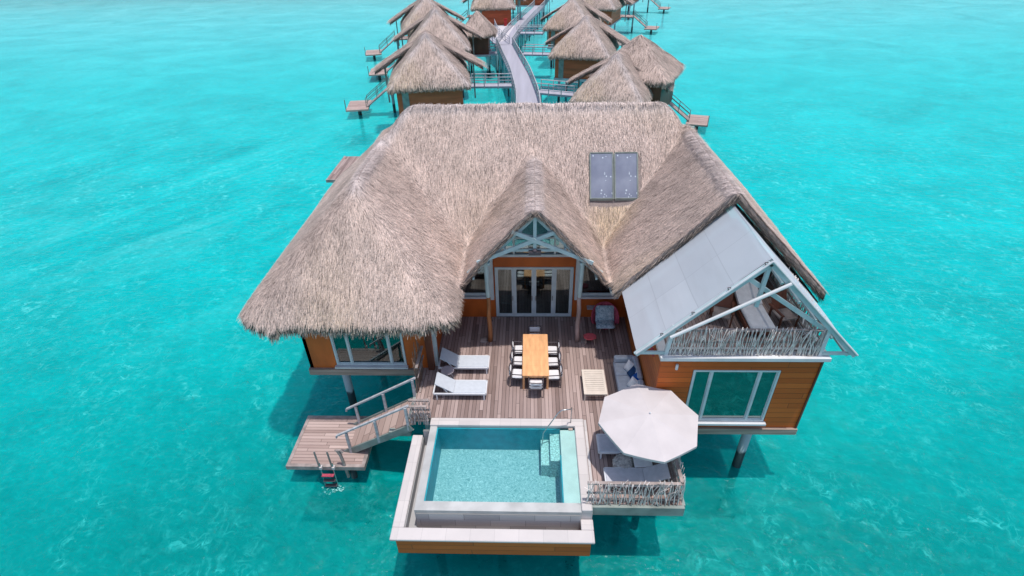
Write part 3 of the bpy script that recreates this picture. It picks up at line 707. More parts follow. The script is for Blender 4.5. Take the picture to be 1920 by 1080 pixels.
# piles
for x, y in ((-7.95, 16.75), (-4.6, 17.2), (8.12, 13.75), (4.7, 14.2), (-7.95, 21), (8.1, 18.5), (-4.6, 25), (8.1, 25), (4.7, 25), (0, 25)):
    p = MB(); p.tube([(x, y, -3.1), (x, y, 2.7)], .17, 14); p.build('pile', M['pile'], villa, True)

# solar panels on the main roof slope
sp = thing('solar_panel', 'left of two grey solar panels on the thatched roof', 'solar panel', (3.06, 21.7, 8.7), 'solar panels on the main roof')
def pz(y): return 11.25 - 1.3 * (23.7 - y) + .24
def panel(root, xa, xb, ya, yb):
    m_ = MB(); m_.slab([(xa, ya, pz(ya)), (xb, ya, pz(ya)), (xb, yb, pz(yb)), (xa, yb, pz(yb))], .05); m_.build('collector_glass', M['solar'], root)
    fr = MB(); e = .02
    for a, b in (((xa, ya), (xb, ya)), ((xb, ya), (xb, yb)), ((xb, yb), (xa, yb)), ((xa, yb), (xa, ya))):
        fr.beam((a[0], a[1], pz(a[1]) - .03), (b[0], b[1], pz(b[1]) - .03), .05, .11)
    fr.build('frame', M['stringer'], root)
panel(sp, 2.54, 3.50, 21.05, 22.25)
sp2 = thing('solar_panel', 'right of two grey solar panels on the thatched roof', 'solar panel', (4.1, 21.7, 8.7), 'solar panels on the main roof')
panel(sp2, 3.58, 4.54, 21.05, 22.25)

# ------------------------------------------------------------------ awning A-frame
aw = thing('awning', 'white fabric awning stretched over an A-frame above the upper balcony', 'awning', (6.72, 13.1, 6.5))
A = (6.75, 12.98, 9.93)
f = MB()
NU, NV = 12, 14
def awn(sgn, name):
    f = MB(); vs = []; hx = 3.38 if sgn < 0 else 3.42
    for i in range(NU + 1):
        for j in range(NV + 1):
            u, v = i / NU, j / NV      # u along ridge (front->back), v down slope
            y = 13.06 + u * 3.9; x = 6.75 + sgn * v * hx * (1 if sgn < 0 else .985); z = 9.97 - v * 3.45
            sag = .05 * math.sin(PI * v) * math.sin(PI * u) + .016 * math.sin(v * PI * 5) * math.sin(PI * u) + .012 * math.sin(u * PI * 3)
            vs.append((x, y, z - sag))
    n = NV + 1; fs = [(i * n + j, (i + 1) * n + j, (i + 1) * n + j + 1, i * n + j + 1) for i in range(NU) for j in range(NV)]
    if sgn > 0: fs = [q[::-1] for q in fs]
    f.add(vs, fs); o = f.build(name, M['shade'], aw, True)
    return o
awn(-1, 'canopy'); awn(1, 'canopy')
f = MB()
f.beam((6.75, 13.0, 9.85), (3.34, 13.0, 6.44), .08, .16); f.build('rafter', M['post_green'], aw)
f = MB(); f.beam((6.75, 13.0, 9.85), (10.18, 13.0, 6.42), .08, .16); f.build('rafter', M['post_green'], aw)
for sx in (-1, 1):
    f = MB(); f.beam((6.75, 16.1, 9.62), (6.75 + sx * 3.2, 16.1, 6.42), .08, .14); f.build('rafter', M['post_green'], aw)
f = MB(); f.tube([(3.34, 12.93, 6.52), (6.75, 12.93, 9.95)], .03); f.build('edge_pole', M['white'], aw)
f = MB(); f.tube([(10.2, 12.93, 6.5), (6.75, 12.93, 9.95)], .035); f.build('edge_pole', M['white'], aw)
f = MB(); f.tube([(4.3, 12.86, 7.25), (7.42, 12.86, 9.24)], .055, 8); f.build('tie_bar', M['white'], aw)
f = MB(); f.beam((6.3, 13.12, 9.25), (9.1, 13.12, 7.32), .07, .13); f.build('brace', M['post_green'], aw)
f = MB(); f.beam((6.75, 13.06, 9.8), (6.7, 13.06, 8.3), .11, .1); f.build('king_post', M['post_green'], aw)
for xa, xb in ((3.4, 4.25), (9.15, 10.15)):
    f = MB(); f.beam((xa, 13.02, 6.5), (xb, 13.02, 6.5), .07, .1); f.build('strut', M['post_green'], aw)
for x, x2 in ((4.3, 4.42), (9.12, 9.1)):
    f = MB(); f.beam((x, 13.06, 6.4), (x2, 13.06, 7.55), .12, .12); f.build('post', M['frame_white'], aw)
for t in (.05, .30, .56, .80):
    x, z = 6.75 - 3.4 * t, 9.97 - 3.42 * t
    f = MB(); f.tube([(x, 12.97, z + .01), (x - .03, 12.97, z + .09), (x + .06, 12.97, z + .09)], .018, 5); f.build('cleat', M['metal_dark'], aw)
f = MB()
for k in range(5):
    d = .5 + k * .68
    f.beam((6.75 + d, 13.05, 9.62 - d), (6.75 + d, 16.2, 9.62 - d), .06, .08)
f.build('purlin', M['post_green'], aw)

# ------------------------------------------------------------------ driftwood railings
def sticks(mb, p0, p1, z0, z1, n, r, wild=.05, seed=0, lean=.12, outn=(0, -1, 0), over=.14):
    rr = random.Random(seed); p0 = Vector(p0); p1 = Vector(p1); o = Vector(outn)
    ax = (p1 - p0).normalized()
    for k in range(n):
        t = (k + rr.uniform(.15, .85)) / n; b = p0.lerp(p1, t)
        top = z1 + rr.uniform(-.05, over); ln = rr.gauss(0, lean); pts = []; ph = rr.uniform(0, 6.3); fr = rr.uniform(1.2, 3.2); am = rr.uniform(.2, 1) * wild
        m = 7
        for i in range(m):
            s_ = i / (m - 1)
            pts.append(b + ax * (ln * .6 * (s_ - .4) + am * math.sin(ph + s_ * fr * 2.4)) + o * (.03 + am * .7 * math.cos(ph * 2 + s_ * fr)) + Vector((0, 0, z0 + (top - z0) * s_)))
        ra = r * rr.uniform(.65, 1.25); mb.tube(pts, ra, 5, ra * .55)
        if rr.random() < .3:
            i = rr.randint(2, 4); q = pts[i]; mb.tube([q, q + ax * rr.uniform(-.16, .16) + o * .02 + Vector((0, 0, .16)), q + ax * rr.uniform(-.22, .22) + Vector((0, 0, .30))], ra * .6, 4, ra * .35)
def railing(name, label, segs, z0, z1, dens, r, mat, base, wild=.05, posts=True, seed=1, group=None, over=.14):
    t = thing(name, label, 'railing', base, group)
    mb = MB()
    for i, (a, b, o) in enumerate(segs):
        L = (Vector(b) - Vector(a)).length; sticks(mb, (*a, 0), (*b, 0), z0, z1, max(3, int(L * dens)), r, wild, seed + i, outn=o, over=over)
    mb.build('driftwood_sticks', mat, t, True)
    for i, (a, b, o) in enumerate(segs):
        for z in ((z1 - .07, z1 - .55, z0 + .12) if posts else (z1 - .07, z0 + .15)):
            rb = MB(); rb.beam((a[0] - o[0] * .07, a[1] - o[1] * .07, z), (b[0] - o[0] * .07, b[1] - o[1] * .07, z), .1 if z > z1 - .1 else .05, .05); rb.build('rail', M['grey_wood'], t)
    return t
railing('driftwood_railing', 'pale driftwood railing along the front and right of the upper balcony', [((4.42, 13.04), (9.05, 13.04), (0, -1, 0)), ((9.16, 13.2), (9.16, 17.4), (1, 0, 0))], 6.4, 7.42, 18, .022, M['twig_pale'], (6.8, 13.2, 6.4), .06, seed=5)
railing('driftwood_railing', 'bleached tangled driftwood railing around the umbrella corner of the deck', [((1.72, 9.98), (4.58, 9.98), (0, -1, 0)), ((4.62, 10.02), (4.62, 13.0), (1, 0, 0))], 3.0, 3.98, 18, .019, M['twig_pale'], (3.2, 10, 3), .075, seed=25, over=.2)
railing('driftwood_railing', 'small driftwood gate panel beside the swim stairs and pool corner', [((-4.36, 13.36), (-3.62, 13.36), (0, -1, 0)), ((-4.34, 13.06), (-3.66, 13.06), (0, -1, 0))], 3.0, 3.9, 14, .018, M['twig'], (-4, 13.2, 3), .05, seed=45)
sc_ = railing('driftwood_screen', 'brown driftwood screen on the left deck edge beside the lounge chairs', [((-4.3, 14.6), (-4.3, 15.85), (-1, 0, 0))], 2.9, 4.35, 14, .022, M['twig_dark'], (-4.3, 15.2, 3), .05, seed=65, over=.7)

# ------------------------------------------------------------------ deck and terrace
dk = thing('timber_deck', 'weathered grey brown timber deck between pool, loungers and villa doors', 'deck', (0, 15, 3), kind='structure')
f = MB(); f.box(-4.36, 4.21, 13.375, 19.375, 2.84, 3.0); f.box(1.9, 4.66, 9.95, 13.374, 2.84, 3.0); f.box(-3.86, -1.0, 19.374, 19.378, 2.84, 2.99); f.build('deck_boards', M['deck'], dk)
f = MB(); f.box(1.9, 4.72, 9.84, 9.948, 2.60, 2.99); f.box(4.662, 4.76, 9.95, 13.0, 2.60, 2.99); f.box(-4.47, -4.362, 13.38, 15.88, 2.66, 2.99); f.build('fascia', M['stringer'], dk)
f = MB(); f.box(-5.2, -4.4, 13.1, 13.3, 2.3, 2.5); f.box(-4.3, 4.1, 16, 16.2, 2.6, 2.83); f.box(-4.3, 4.1, 13.5, 13.7, 2.6, 2.83); f.build('joist', M['stringer'], dk)
for x, y in ((3.4, 12.2), (-4.1, 14.6), (-4.1, 18), (2.4, 15), (4.3, 12.9)):
    p = MB(); p.tube([(x, y, -3.1), (x, y, 2.6)], .15, 12); p.build('pile', M['pile'], dk, True)
f = MB(); f.box(1.91, 1.99, 10.0, 13.3, 3.0, 3.03); f.build('edge_board', M['stone'], dk)

# ------------------------------------------------------------------ pool
pool = thing('plunge_pool', 'turquoise mosaic plunge pool with pale stone coping at the deck front', 'pool', (-1.1, 11, 1.9))
f = MB(); f.box(-4.12, 1.83, 9.04, 9.2, 1.66, 2.46); f.box(-4.12, -4.0, 9.2, 13.0, 1.66, 2.46); f.box(1.74, 1.83, 9.2, 9.72, 1.66, 2.46); f.box(1.74, 1.83, 9.98, 13.0, 1.66, 2.85); f.box(-4.0, 1.74, 9.2, 13.0, 1.55, 1.66); f.build('tank', M['clad'], pool)
f = MB(); f.bbox(-4.27, 1.93, 8.95, 9.36, 2.465, 2.56, .02); f.bbox(-4.27, -3.90, 9.362, 12.95, 2.465, 2.56, .02); f.bbox(1.55, 1.93, 9.362, 9.72, 2.465, 2.56, .02); f.build('lower_coping', M['stone'], pool)
f = MB(); f.bbox(-3.62, 1.90, 13.03, 13.372, 2.86, 3.012, .02); f.bbox(1.57, 1.90, 9.72, 13.028, 2.86, 3.012, .02); f.box(1.56, 1.905, 9.73, 9.83, 2.0, 2.858); f.build('coping', M['stone'], pool)
f = MB(); f.box(-4.0, -3.6, 9.2, 13.0, 1.9, 2.018); f.box(-3.6, 1.74, 9.2, 9.7, 1.9, 2.018); f.box(-3.60, -3.35, 9.70, 13.028, 1.7, 2.93); f.box(-3.35, 1.568, 9.70, 10.02, 1.7, 2.93); f.build('weir_wall', M['stone_wet'], pool)
f = MB(); f.box(1.05, 1.568, 10.02, 12.93, 1.72, 2.90); f.build('shelf', M['shelf'], pool)
f = MB(); f.box(-3.55, 1.54, 9.66, 9.698, 2.03, 2.80); f.box(-3.9, -3.62, 9.37, 12.9, 2.021, 2.03); f.box(-3.9, 1.55, 9.37, 9.66, 2.021, 2.032); f.build('gutter_tiles', M['gutter'], pool)
f = MB(); f.box(-3.9, -3.88, 9.37, 12.95, 2.03, 2.46); f.box(-3.86, -3.66, 12.9, 12.99, 2.03, 2.8); f.build('gutter_lining', M['gutter'], pool)
f = MB(); f.box(-3.35, 1.05, 10.02, 13.03, 1.70, 1.72); f.build('pool_floor', M['mosaic'], pool)
f = MB(); f.box(-3.35, 1.05, 12.99, 13.028, 1.72, 2.86); f.box(-3.348, -3.31, 10.02, 12.99, 1.72, 2.90); f.box(1.01, 1.048, 10.02, 11.85, 1.72, 2.90); f.build('pool_lining', M['pool_wall'], pool)
f = MB(); f.box(.69, 1.048, 11.82, 12.985, 1.72, 2.62); f.build('step', M['step_tile'], pool)
f = MB(); f.box(.37, .689, 11.88, 12.985, 1.72, 2.30); f.build('step', M['step_tile'], pool)
f = MB(); f.box(-3.31, 1.565, 10.02, 12.985, 2.912, 2.922); f.v = [(x, y, z) for x, y, z in f.v]; f.build('pool_water', M['poolwater'], pool)
f = MB(); f.tube([(1.44, 13.18, 3.0), (1.44, 13.12, 3.85), (1.40, 13.0, 3.9), (1.08, 12.95, 3.9), (.95, 12.9, 3.8), (.45, 12.75, 2.95), (.42, 12.72, 2.4)], .02, 8); f.build('handrail', M['steel'], pool, True)
f = MB(); f.box(1.35, 1.5, 12.9, 13.0, 2.915, 2.93); f.build('skimmer_grate', M['leg_wood'], pool)
for x in (-3.2, -1.0, 1.4):
    p = MB(); p.tube([(x, 10.3, -3.1), (x, 10.3, 1.9)], .16, 12); p.build('pile', M['pile'], pool, True)

# ------------------------------------------------------------------ swim platform, stairs, ladder
pl = thing('swim_platform', 'low square timber swim platform below the deck stairs', 'platform', (-7.8, 14, 1))
f = MB(); f.box(-9.14, -6.4, 12.82, 15.05, .86, 1.0); f.build('platform_boards', M['deck_x'], pl)
f = MB(); f.box(-9.27, -9.142, 12.68, 15.2, .82, 1.012); f.box(-6.398, -6.26, 12.68, 15.2, .82, 1.012); f.box(-9.14, -6.4, 12.68, 12.818, .82, 1.012); f.box(-9.14, -6.4, 15.052, 15.2, .82, 1.012); f.build('border_board', M['grey_wood'], pl)
for x, y in ((-8.8, 14.8), (-6.9, 13.0), (-6.7, 14.8)):
    p = MB(); p.tube([(x, y, -3.1), (x, y, .84)], .12, 10); p.build('pile', M['pile'], pl, True)
f = MB(); f.tube([(-7.02, 12.78, .3), (-7.03, 12.76, 1.05), (-7.1, 12.8, 1.6), (-7.18, 12.8, 1.85)], .06, 7); f.build('mooring_post', M['grey_wood'], pl)
f = MB(); f.tube([(-7.25, 12.8, 1.82), (-7.05, 12.8, 1.84), (-6.98, 12.8, 1.7)], .045, 6); f.build('mooring_arm', M['grey_wood'], pl)
ld = thing('swim_ladder', 'steel swim ladder with dark and red rungs hanging off the swim platform', 'ladder', (-7.65, 12.55, 0))
for x in (-7.93, -7.45):
    f = MB(); f.tube([(x, 12.6, 2.0), (x, 12.61, 1.0)], .035, 8); f.build('post', M['grey_wood'], ld)
    f = MB(); f.tube([(x + .04, 12.62, 1.3), (x + .04, 12.6, 1.02), (x + .05, 12.55, .6), (x + .06, 12.5, -.7)], .025, 8); f.build('side_rail', M['steel'], ld)
    f = MB(); f.box(x + .0, x + .1, 12.55, 12.68, 1.0, 1.12); f.build('bracket', M['canvas'], ld)
for k, z in enumerate((.72, .42, .12, -.18)):
    f = MB(); f.box(-7.87, -7.42, 12.44, 12.56, z, z + .035); f.build('rung', M['burgundy'] if k == 0 else M['metal_dark'], ld)
fo_ = MB(); rr = random.Random(5)
for k in range(46):
    a = rr.uniform(0, 6.28); q = rr.random() ** .6 * .42; x = -7.6 + q * math.cos(a); y = 12.42 + q * .55 * math.sin(a); w_ = rr.uniform(.02, .06)
    fo_.add([(x - w_, y, .012), (x, y - w_ * .4, .014), (x + w_ * .8, y + .01, .012), (x + .01, y + w_ * .45, .016)], [(0, 1, 2, 3)])
fm = fo_.build('water_foam', M['foam']); tag(fm, kind='stuff'); fm['label'] = 'little patch of white foam where the swim ladder enters the water'
st = thing('timber_stairs', 'sloping timber gangway with handrails from the deck to the swim platform', 'stairs', (-5.6, 13.9, 1))
a0, a1 = (-7.05, 1.06), (-4.3, 2.98)
f = MB(); f.slab([(a0[0], 13.45, a0[1]), (a1[0], 13.08, a1[1]), (a1[0], 14.42, a1[1]), (a0[0], 14.7, a0[1])], .05); f.build('treads', M['ramp'], st)
f = MB(); f.beam((a0[0] - .1, 13.40, a0[1] - .12), (a1[0], 13.03, a1[1] - .12), .06, .28); f.build('stringer', M['stringer'], st)
f = MB(); f.beam((a0[0] - .1, 14.74, a0[1] - .12), (a1[0], 14.46, a1[1] - .12), .06, .28); f.build('stringer', M['stringer'], st)
for (ya, yb) in ((13.42, 13.08), (14.76, 14.46)):
    f = MB(); f.beam((-7.35, ya, 1.9), (-4.3, yb, 3.92), .09, .06); f.tube([(-7.35, ya, 1.9), (-7.38, ya, 1.78)], .04, 6); f.build('handrail', M['rail'], st)
    for t in (.04, .5, .96):
        x = -7.05 + (2.75) * t; y = ya + (yb - ya) * t; z = 1.06 + 1.92 * t
        f = MB(); f.beam((x, y - .035, z - .2), (x, y - .035, z + .94), .09, .09); f.build('baluster', M['rail'], st)

# ------------------------------------------------------------------ furniture
def make_lounger(label, fab, flip=False, base=(0, 0, 0), group=None, w=.70, frame='metal_white', ang=.60):
    t = thing('sun_lounger', label, 'sun lounger', (0, 0, 0), group); h = w / 2
    f = MB()
    for s_ in (-1, 1): f.beam((-.02, s_ * h, .30), (1.95, s_ * h, .30), .05, .07)
    f.beam((-.02, -h, .30), (-.02, h, .30), .05, .07); f.beam((1.95, -h, .30), (1.95, h, .30), .05, .07); f.build('frame', M[frame], t)
    for x in (.1, 1.88):
        for s_ in (-1, 1):
            f = MB(); f.beam((x, s_ * h * .98, 0), (x, s_ * h * .98, .29), .05, .05); f.build('leg', M[frame], t)
    f = MB(); f.bbox(.74, 1.93, -h + .02, h - .02, .31, .36, .015); f.build('seat_sling', M[fab], t)
    hx, hz = .74 - .80 * math.cos(ang), .345 + .80 * math.sin(ang)
    f = MB(); f.slab([(.74, -h + .02, .355), (.74, h - .02, .355), (hx, h - .02, hz), (hx, -h + .02, hz)], .035); f.build('back_sling', M[fab], t)
    for s_ in (-1, 1):
        f = MB(); f.beam((hx + .25, s_ * (h - .06), hz - .2), (.52, s_ * (h - .06), .30), .03, .03); f.build('prop', M[frame], t)
    t.location = base; t.rotation_euler = (0, 0, PI if flip else 0); return t
g = 'sun loungers on the deck'
make_lounger('white sun lounger in full sun, nearer the pool, beside the round side table', 'fabric_grey', False, (-3.62, 14.61, 3.0), g)
make_lounger('white sun lounger with its backrest shaded by the thatched eave', 'fabric_grey', False, (-3.62, 16.02, 3.0), g)
make_lounger('grey sun lounger against the driftwood railing under the umbrella', 'fabric_dark', True, (4.32, 10.72, 3.0), g, .62, ang=.45)
make_lounger('grey sun lounger with its foot out at the pool side of the umbrella', 'fabric_dark', True, (4.22, 12.02, 3.0), g, .74, ang=.45)
t = thing('side_table', 'round pinkish side table with wire base between the two white loungers', 'side table', (-3.25, 15.42, 3.0))
f = MB(); f.lathe([(.25, 3.39), (.265, 3.40), (.265, 3.42), (.25, 3.43)], -3.25, 15.42, 28); f.build('table_top', simple('pinkish_mineral_top', (.36, .31, .33), .6, .08, 6, bump=.1), t)
f = MB()
for k in range(12):
    a = 2 * PI * k / 12; b = a + .6
    f.tube([(-3.25 + .24 * math.cos(a), 15.42 + .24 * math.sin(a), 3.39), (-3.25 + .13 * math.cos((a + b) / 2), 15.42 + .13 * math.sin((a + b) / 2), 3.2), (-3.25 + .22 * math.cos(b), 15.42 + .22 * math.sin(b), 3.01)], .009, 5)
f.build('wire_base', M['metal_white'], t)

# dining table
t = thing('dining_table', 'long honey teak dining table in the middle of the deck', 'table', (.19, 16, 3.0))
f = MB(); f.bbox(-.31, .70, 14.80, 17.25, 3.71, 3.75, .01); f.build('tabletop', M['teak'], t)
f = MB()
for k in range(7): f.box(-.15, .54, 15.05 + k * .3, 15.052 + k * .3, 3.7505, 3.7515)
f.build('slat_lines', simple('teak_joint_brown', (.45, .22, .09), .6, .05), t)  # thin darker brown lines marking the tabletop joints
f = MB(); f.box(-.29, -.24, 14.84, 17.2, 3.61, 3.71); f.box(.63, .68, 14.84, 17.2, 3.61, 3.71); f.box(-.24, .63, 14.84, 14.89, 3.61, 3.71); f.box(-.24, .63, 17.15, 17.2, 3.61, 3.71); f.build('apron', M['teak'], t)
for x in (-.26, .65):
    for y in (14.88, 17.17):
        f = MB(); f.beam((x, y, 3.0), (x, y, 3.61), .08, .08); f.build('leg', M['teak'], t)
def make_chair():
    """faces +Y; origin at the middle of its footprint"""
    t = thing('dining_chair', 'x', 'chair', (0, 0, 0), 'dining chairs around the teak table')
    f = MB(); f.bbox(-.245, .245, -.22, .25, .40, .495, .04); f.build('seat_cushion', M['cushion'], t)
    f = MB(); f.box(-.25, .25, -.25, .26, .365, .398); f.build('seat_frame', M['metal_dark'], t)
    for x in (-.27, .27):
        for y in (-.27, .25):
            f = MB(); f.beam((x, y, 0), (x, y * .98, .62 if y > 0 else .66), .032, .032); f.build('leg', M['metal_dark'], t)
        f = MB(); f.beam((x, -.28, .655), (x, .27, .63), .034, .024); f.build('armrest', M['metal_dark'], t)
    f = MB(); pts = [(-.27, -.26, .78), (-.2, -.31, .80), (0, -.335, .81), (.2, -.31, .80), (.27, -.26, .78)]
    f.tube(pts, .02, 6); f.tube([(x, y, z - .14) for x, y, z in pts], .018, 6)
    for x in (-.27, .27): f.beam((x, -.26, .6), (x, -.26, .79), .03, .03)
    f.build('back_frame', M['metal_dark'], t)
    f = MB(); f.bbox(-.22, .22, -.33, -.265, .50, .74, .03); f.build('back_cushion', M['cushion'], t)
    return t
ch = make_chair()
spots = [(-.42, 16.62, -PI / 2 + .05, 'dining chair on the left side of the teak table, farthest from the pool'),
         (-.44, 15.95, -PI / 2, 'dining chair in the middle of the left side of the teak table'),
         (-.48, 15.22, -PI / 2 - .04, 'dining chair on the left side of the teak table, nearest the pool'),
         (.86, 16.58, PI / 2 - .03, 'dining chair on the right side of the teak table, farthest from the pool'),
         (.86, 15.9, PI / 2, 'dining chair in the middle of the right side of the teak table'),
         (.88, 15.18, PI / 2 + .03, 'dining chair on the right side of the teak table, nearest the pool'),
         (.21, 14.66, 0, 'dining chair at the pool end of the teak table'),
         (.18, 17.42, PI, 'dining chair at the doors end of the teak table, in shade')]
for i, (x, y, r_, lb) in enumerate(spots):
    if i == 0:
        ch.location = (x, y, 3.0); ch.rotation_euler = (0, 0, r_); ch['label'] = lb
    else: dup(ch, (x, y, 3.0), r_, lb)

# coffee table
t = thing('coffee_table', 'low cream slatted coffee table beside the sofa', 'table', (2.42, 14.9, 3.0))
f = MB(); f.box(1.99, 2.07, 14.24, 15.56, 3.31, 3.36); f.box(2.77, 2.85, 14.24, 15.56, 3.31, 3.36); f.box(2.07, 2.77, 14.24, 14.36, 3.31, 3.36); f.box(2.07, 2.77, 15.46, 15.56, 3.31, 3.36)
for k in range(11):
    y = 14.37 + k * .1; f.box(2.07, 2.77, y, y + .086, 3.318, 3.352)
f.build('slatted_top', M['slat'], t)
for x in (2.03, 2.81):
    for y in (14.28, 15.52):
        f = MB(); f.beam((x, y, 3.0), (x, y, 3.31), .05, .05); f.build('leg', M['slat'], t)

# sofa
t = thing('outdoor_sofa', 'pale blue grey upholstered sofa against the orange side wall', 'sofa', (3.75, 15, 3.0))
f = MB(); f.bbox(3.30, 4.18, 13.3, 16.12, 3.10, 3.28, .02); f.build('base', M['sofa'], t)
for y0, y1 in ((13.32, 14.25), (14.27, 15.18), (15.2, 15.88)):
    f = MB(); f.bbox(3.28, 3.98, y0, y1, 3.28, 3.46, .05); f.build('seat_cushion', M['sofa'], t)
for y0, y1 in ((13.32, 14.6), (14.62, 15.9)):
    f = MB(); f.bbox(3.94, 4.19, y0, y1, 3.3, 3.84, .07); f.build('back_cushion', M['sofa'], t)
f = MB(); f.bbox(3.30, 4.1, 15.9, 16.14, 3.3, 3.66, .06); f.build('arm_cushion', M['sofa'], t)
for x in (3.36, 4.1):
    for y in (13.4, 16.0):
        f = MB(); f.beam((x, y, 3.0), (x, y, 3.1), .06, .06); f.build('leg', M['metal_white'], t)
for i, (x, y, mt, lb, rz) in enumerate(((3.82, 15.42, 'cushion', 'white throw pillow standing farthest up the blue grey sofa', .5),
                                       (3.88, 15.08, 'navy', 'navy blue throw pillow on the sofa beside the upper white one', .2),
                                       (3.92, 14.78, 'blue', 'bright royal blue throw pillow in the middle of the sofa', -.2),
                                       (3.82, 14.5, 'cushion', 'white throw pillow on the sofa nearest the umbrella', .5))):
    f = MB(); f.pillow(x, y, 3.64, .42, .42, .15, rz, .25, -.95); o = f.build('throw_pillow', M[mt], None, True)
    tag(o, lb, 'pillow', 'throw pillows on the sofa')

# armchair with round shell
t = thing('armchair', 'burgundy rimmed bucket armchair with blue grey cushion in the shaded corner', 'armchair', (3.22, 18.5, 3.0))
f = MB(); cx, cy = 3.22, 18.45; n = 24; vs = []
rows = 6
for i in range(rows + 1):
    s_ = i / rows
    for k in range(n + 1):
        a = -PI * .12 + PI * 1.24 * k / n
        bk = max(0, math.sin(a)) ** .6
        r_ = .38 + .17 * s_; z = 3.36 + s_ * (.18 + .56 * bk)
        vs.append((cx + r_ * 1.05 * math.cos(a), cy + r_ * math.sin(a), z))
fs = [(i * (n + 1) + k, i * (n + 1) + k + 1, (i + 1) * (n + 1) + k + 1, (i + 1) * (n + 1) + k) for i in range(rows) for k in range(n)]
f.add(vs, fs); f.tube(vs[-(n + 1):], .035, 7); f.lathe([(.05, 3.33), (.38, 3.34), (.41, 3.37), (.38, 3.39)], cx, cy, 24)
f.build('shell', M['burgundy'], t, True)
f = MB(); f.pillow(cx, cy - .06, 3.44, .82, .80, .18, 0); f.build('seat_cushion', M['chair_cushion'], t, True)
f = MB(); f.pillow(cx, cy + .24, 3.74, .82, .68, .16, 0, 1.0); f.build('back_cushion', M['chair_cushion'], t, True)
for k in range(4):
    a = PI / 4 + k * PI / 2; f = MB(); f.beam((cx + .2 * math.cos(a), cy + .2 * math.sin(a), 3.35), (cx + .32 * math.cos(a), cy + .32 * math.sin(a), 3.0), .03, .03); f.build('leg', M['leg_wood'], t)
# footstool
t = thing('footstool', 'small red topped footstool in front of the bucket armchair', 'footstool', (2.5, 17.55, 3.0))
f = MB(); P = [(2.5 + .29 * math.cos(a + .3) * (1 if k % 2 else .93), 17.55 + .21 * math.sin(a + .3)) for k, a in enumerate([2 * PI * i / 8 for i in range(8)])]
f.prism(P, 3.34, 3.40); f.build('seat', M['red'], t)
for sx, sy in ((-1, -1), (1, -1), (1, 1), (-1, 1)):
    f = MB(); f.beam((2.5 + sx * .16, 17.55 + sy * .11, 3.34), (2.5 + sx * .22, 17.55 + sy * .16, 3.0), .028, .028); f.build('leg', M['leg_wood'], t)

# umbrella
UC = (3.72, 11.68)
t = thing('patio_umbrella', 'large octagonal cream patio umbrella shading the deck corner', 'umbrella', (UC[0], UC[1], 3.0))
f = MB(); vs = []; N = 8; sub = 6; tp = []
angs = [math.radians(a) for a in (7, 53, 95, 143, 185, 233, 276, 321)]
for ring in range(7):
    u = ring / 6
    for k in range(N):
        for j in range(sub):
            a0_, a1_ = angs[k], angs[(k + 1) % N] + (2 * PI if k == N - 1 else 0)
            w_ = j / sub; x = (1 - w_) * math.cos(a0_) + w_ * math.cos(a1_); y = (1 - w_) * math.sin(a0_) + w_ * math.sin(a1_)
            sag = .05 * math.sin(PI * w_) * u
            vs.append((UC[0] + x * 1.60 * max(u, .02), UC[1] + y * 1.60 * max(u, .02), 5.16 - .28 * u ** 1.1 - sag * .5))
n = N * sub
fs = [(i * n + (k + 1) % n, i * n + k, (i + 1) * n + k, (i + 1) * n + (k + 1) % n) for i in range(6) for k in range(n)] + [tuple(range(n))]
f.add(vs, fs); f.build('canopy', M['canvas'], t)
f = MB(); f.add(vs[-n:] + [(x, y, z - .09) for x, y, z in vs[-n:]], [(k, (k + 1) % n, n + (k + 1) % n, n + k) for k in range(n)]); f.build('valance', M['canvas'], t)
for k in range(N):
    f = MB(); a = angs[k]; f.beam((UC[0], UC[1], 5.08), (UC[0] + 1.55 * math.cos(a), UC[1] + 1.55 * math.sin(a), 4.83), .025, .03); f.build('rib', M['metal_white'], t)
f = MB(); f.tube([(UC[0], UC[1], 3.05), (UC[0], UC[1], 5.13)], .03, 10); f.build('pole', M['metal_white'], t)
f = MB(); f.lathe([(.012, 5.14), (.02, 5.18), (.03, 5.2), (.01, 5.23)], UC[0], UC[1], 10); f.build('finial', M['metal_white'], t)
f = MB(); f.lathe([(.3, 3.0), (.3, 3.06), (.06, 3.1), (.05, 3.25)], UC[0], UC[1], 20); f.build('base', M['metal_dark'], t)
# pouf and low table beneath it
t = thing('woven_pouf', 'round woven rope pouf under the umbrella', 'pouf', (3.02, 11.3, 3.0))
f = MB(); prof = [(.12, 3.0), (.27, 3.04), (.33, 3.14), (.34, 3.22), (.30, 3.32), (.18, 3.39), (.04, 3.40)]
f.lathe(prof, 3.02, 11.3, 24); f.build('body', M['wicker'], t, True)
f = MB()
for k in range(18):
    a = 2 * PI * k / 18; f.tube([(3.02 + (r_ + .008) * math.cos(a + i * .16), 11.3 + (r_ + .008) * math.sin(a + i * .16), z) for i, (r_, z) in enumerate(prof[1:-1])], .016, 5)
f.build('rope_ribs', M['wicker'], t, True)
t = thing('side_table', 'small square pale side table between the grey loungers under the umbrella', 'side table', (3.6, 11.35, 3.0))
f = MB(); f.bbox(3.34, 3.92, 11.04, 11.6, 3.36, 3.41, .01); f.build('table_top', M['cushion'], t)
for x in (3.38, 3.88):
    for y in (11.08, 11.56):
        f = MB(); f.beam((x, y, 3), (x, y, 3.36), .035, .035); f.build('leg', M['metal_white'], t)

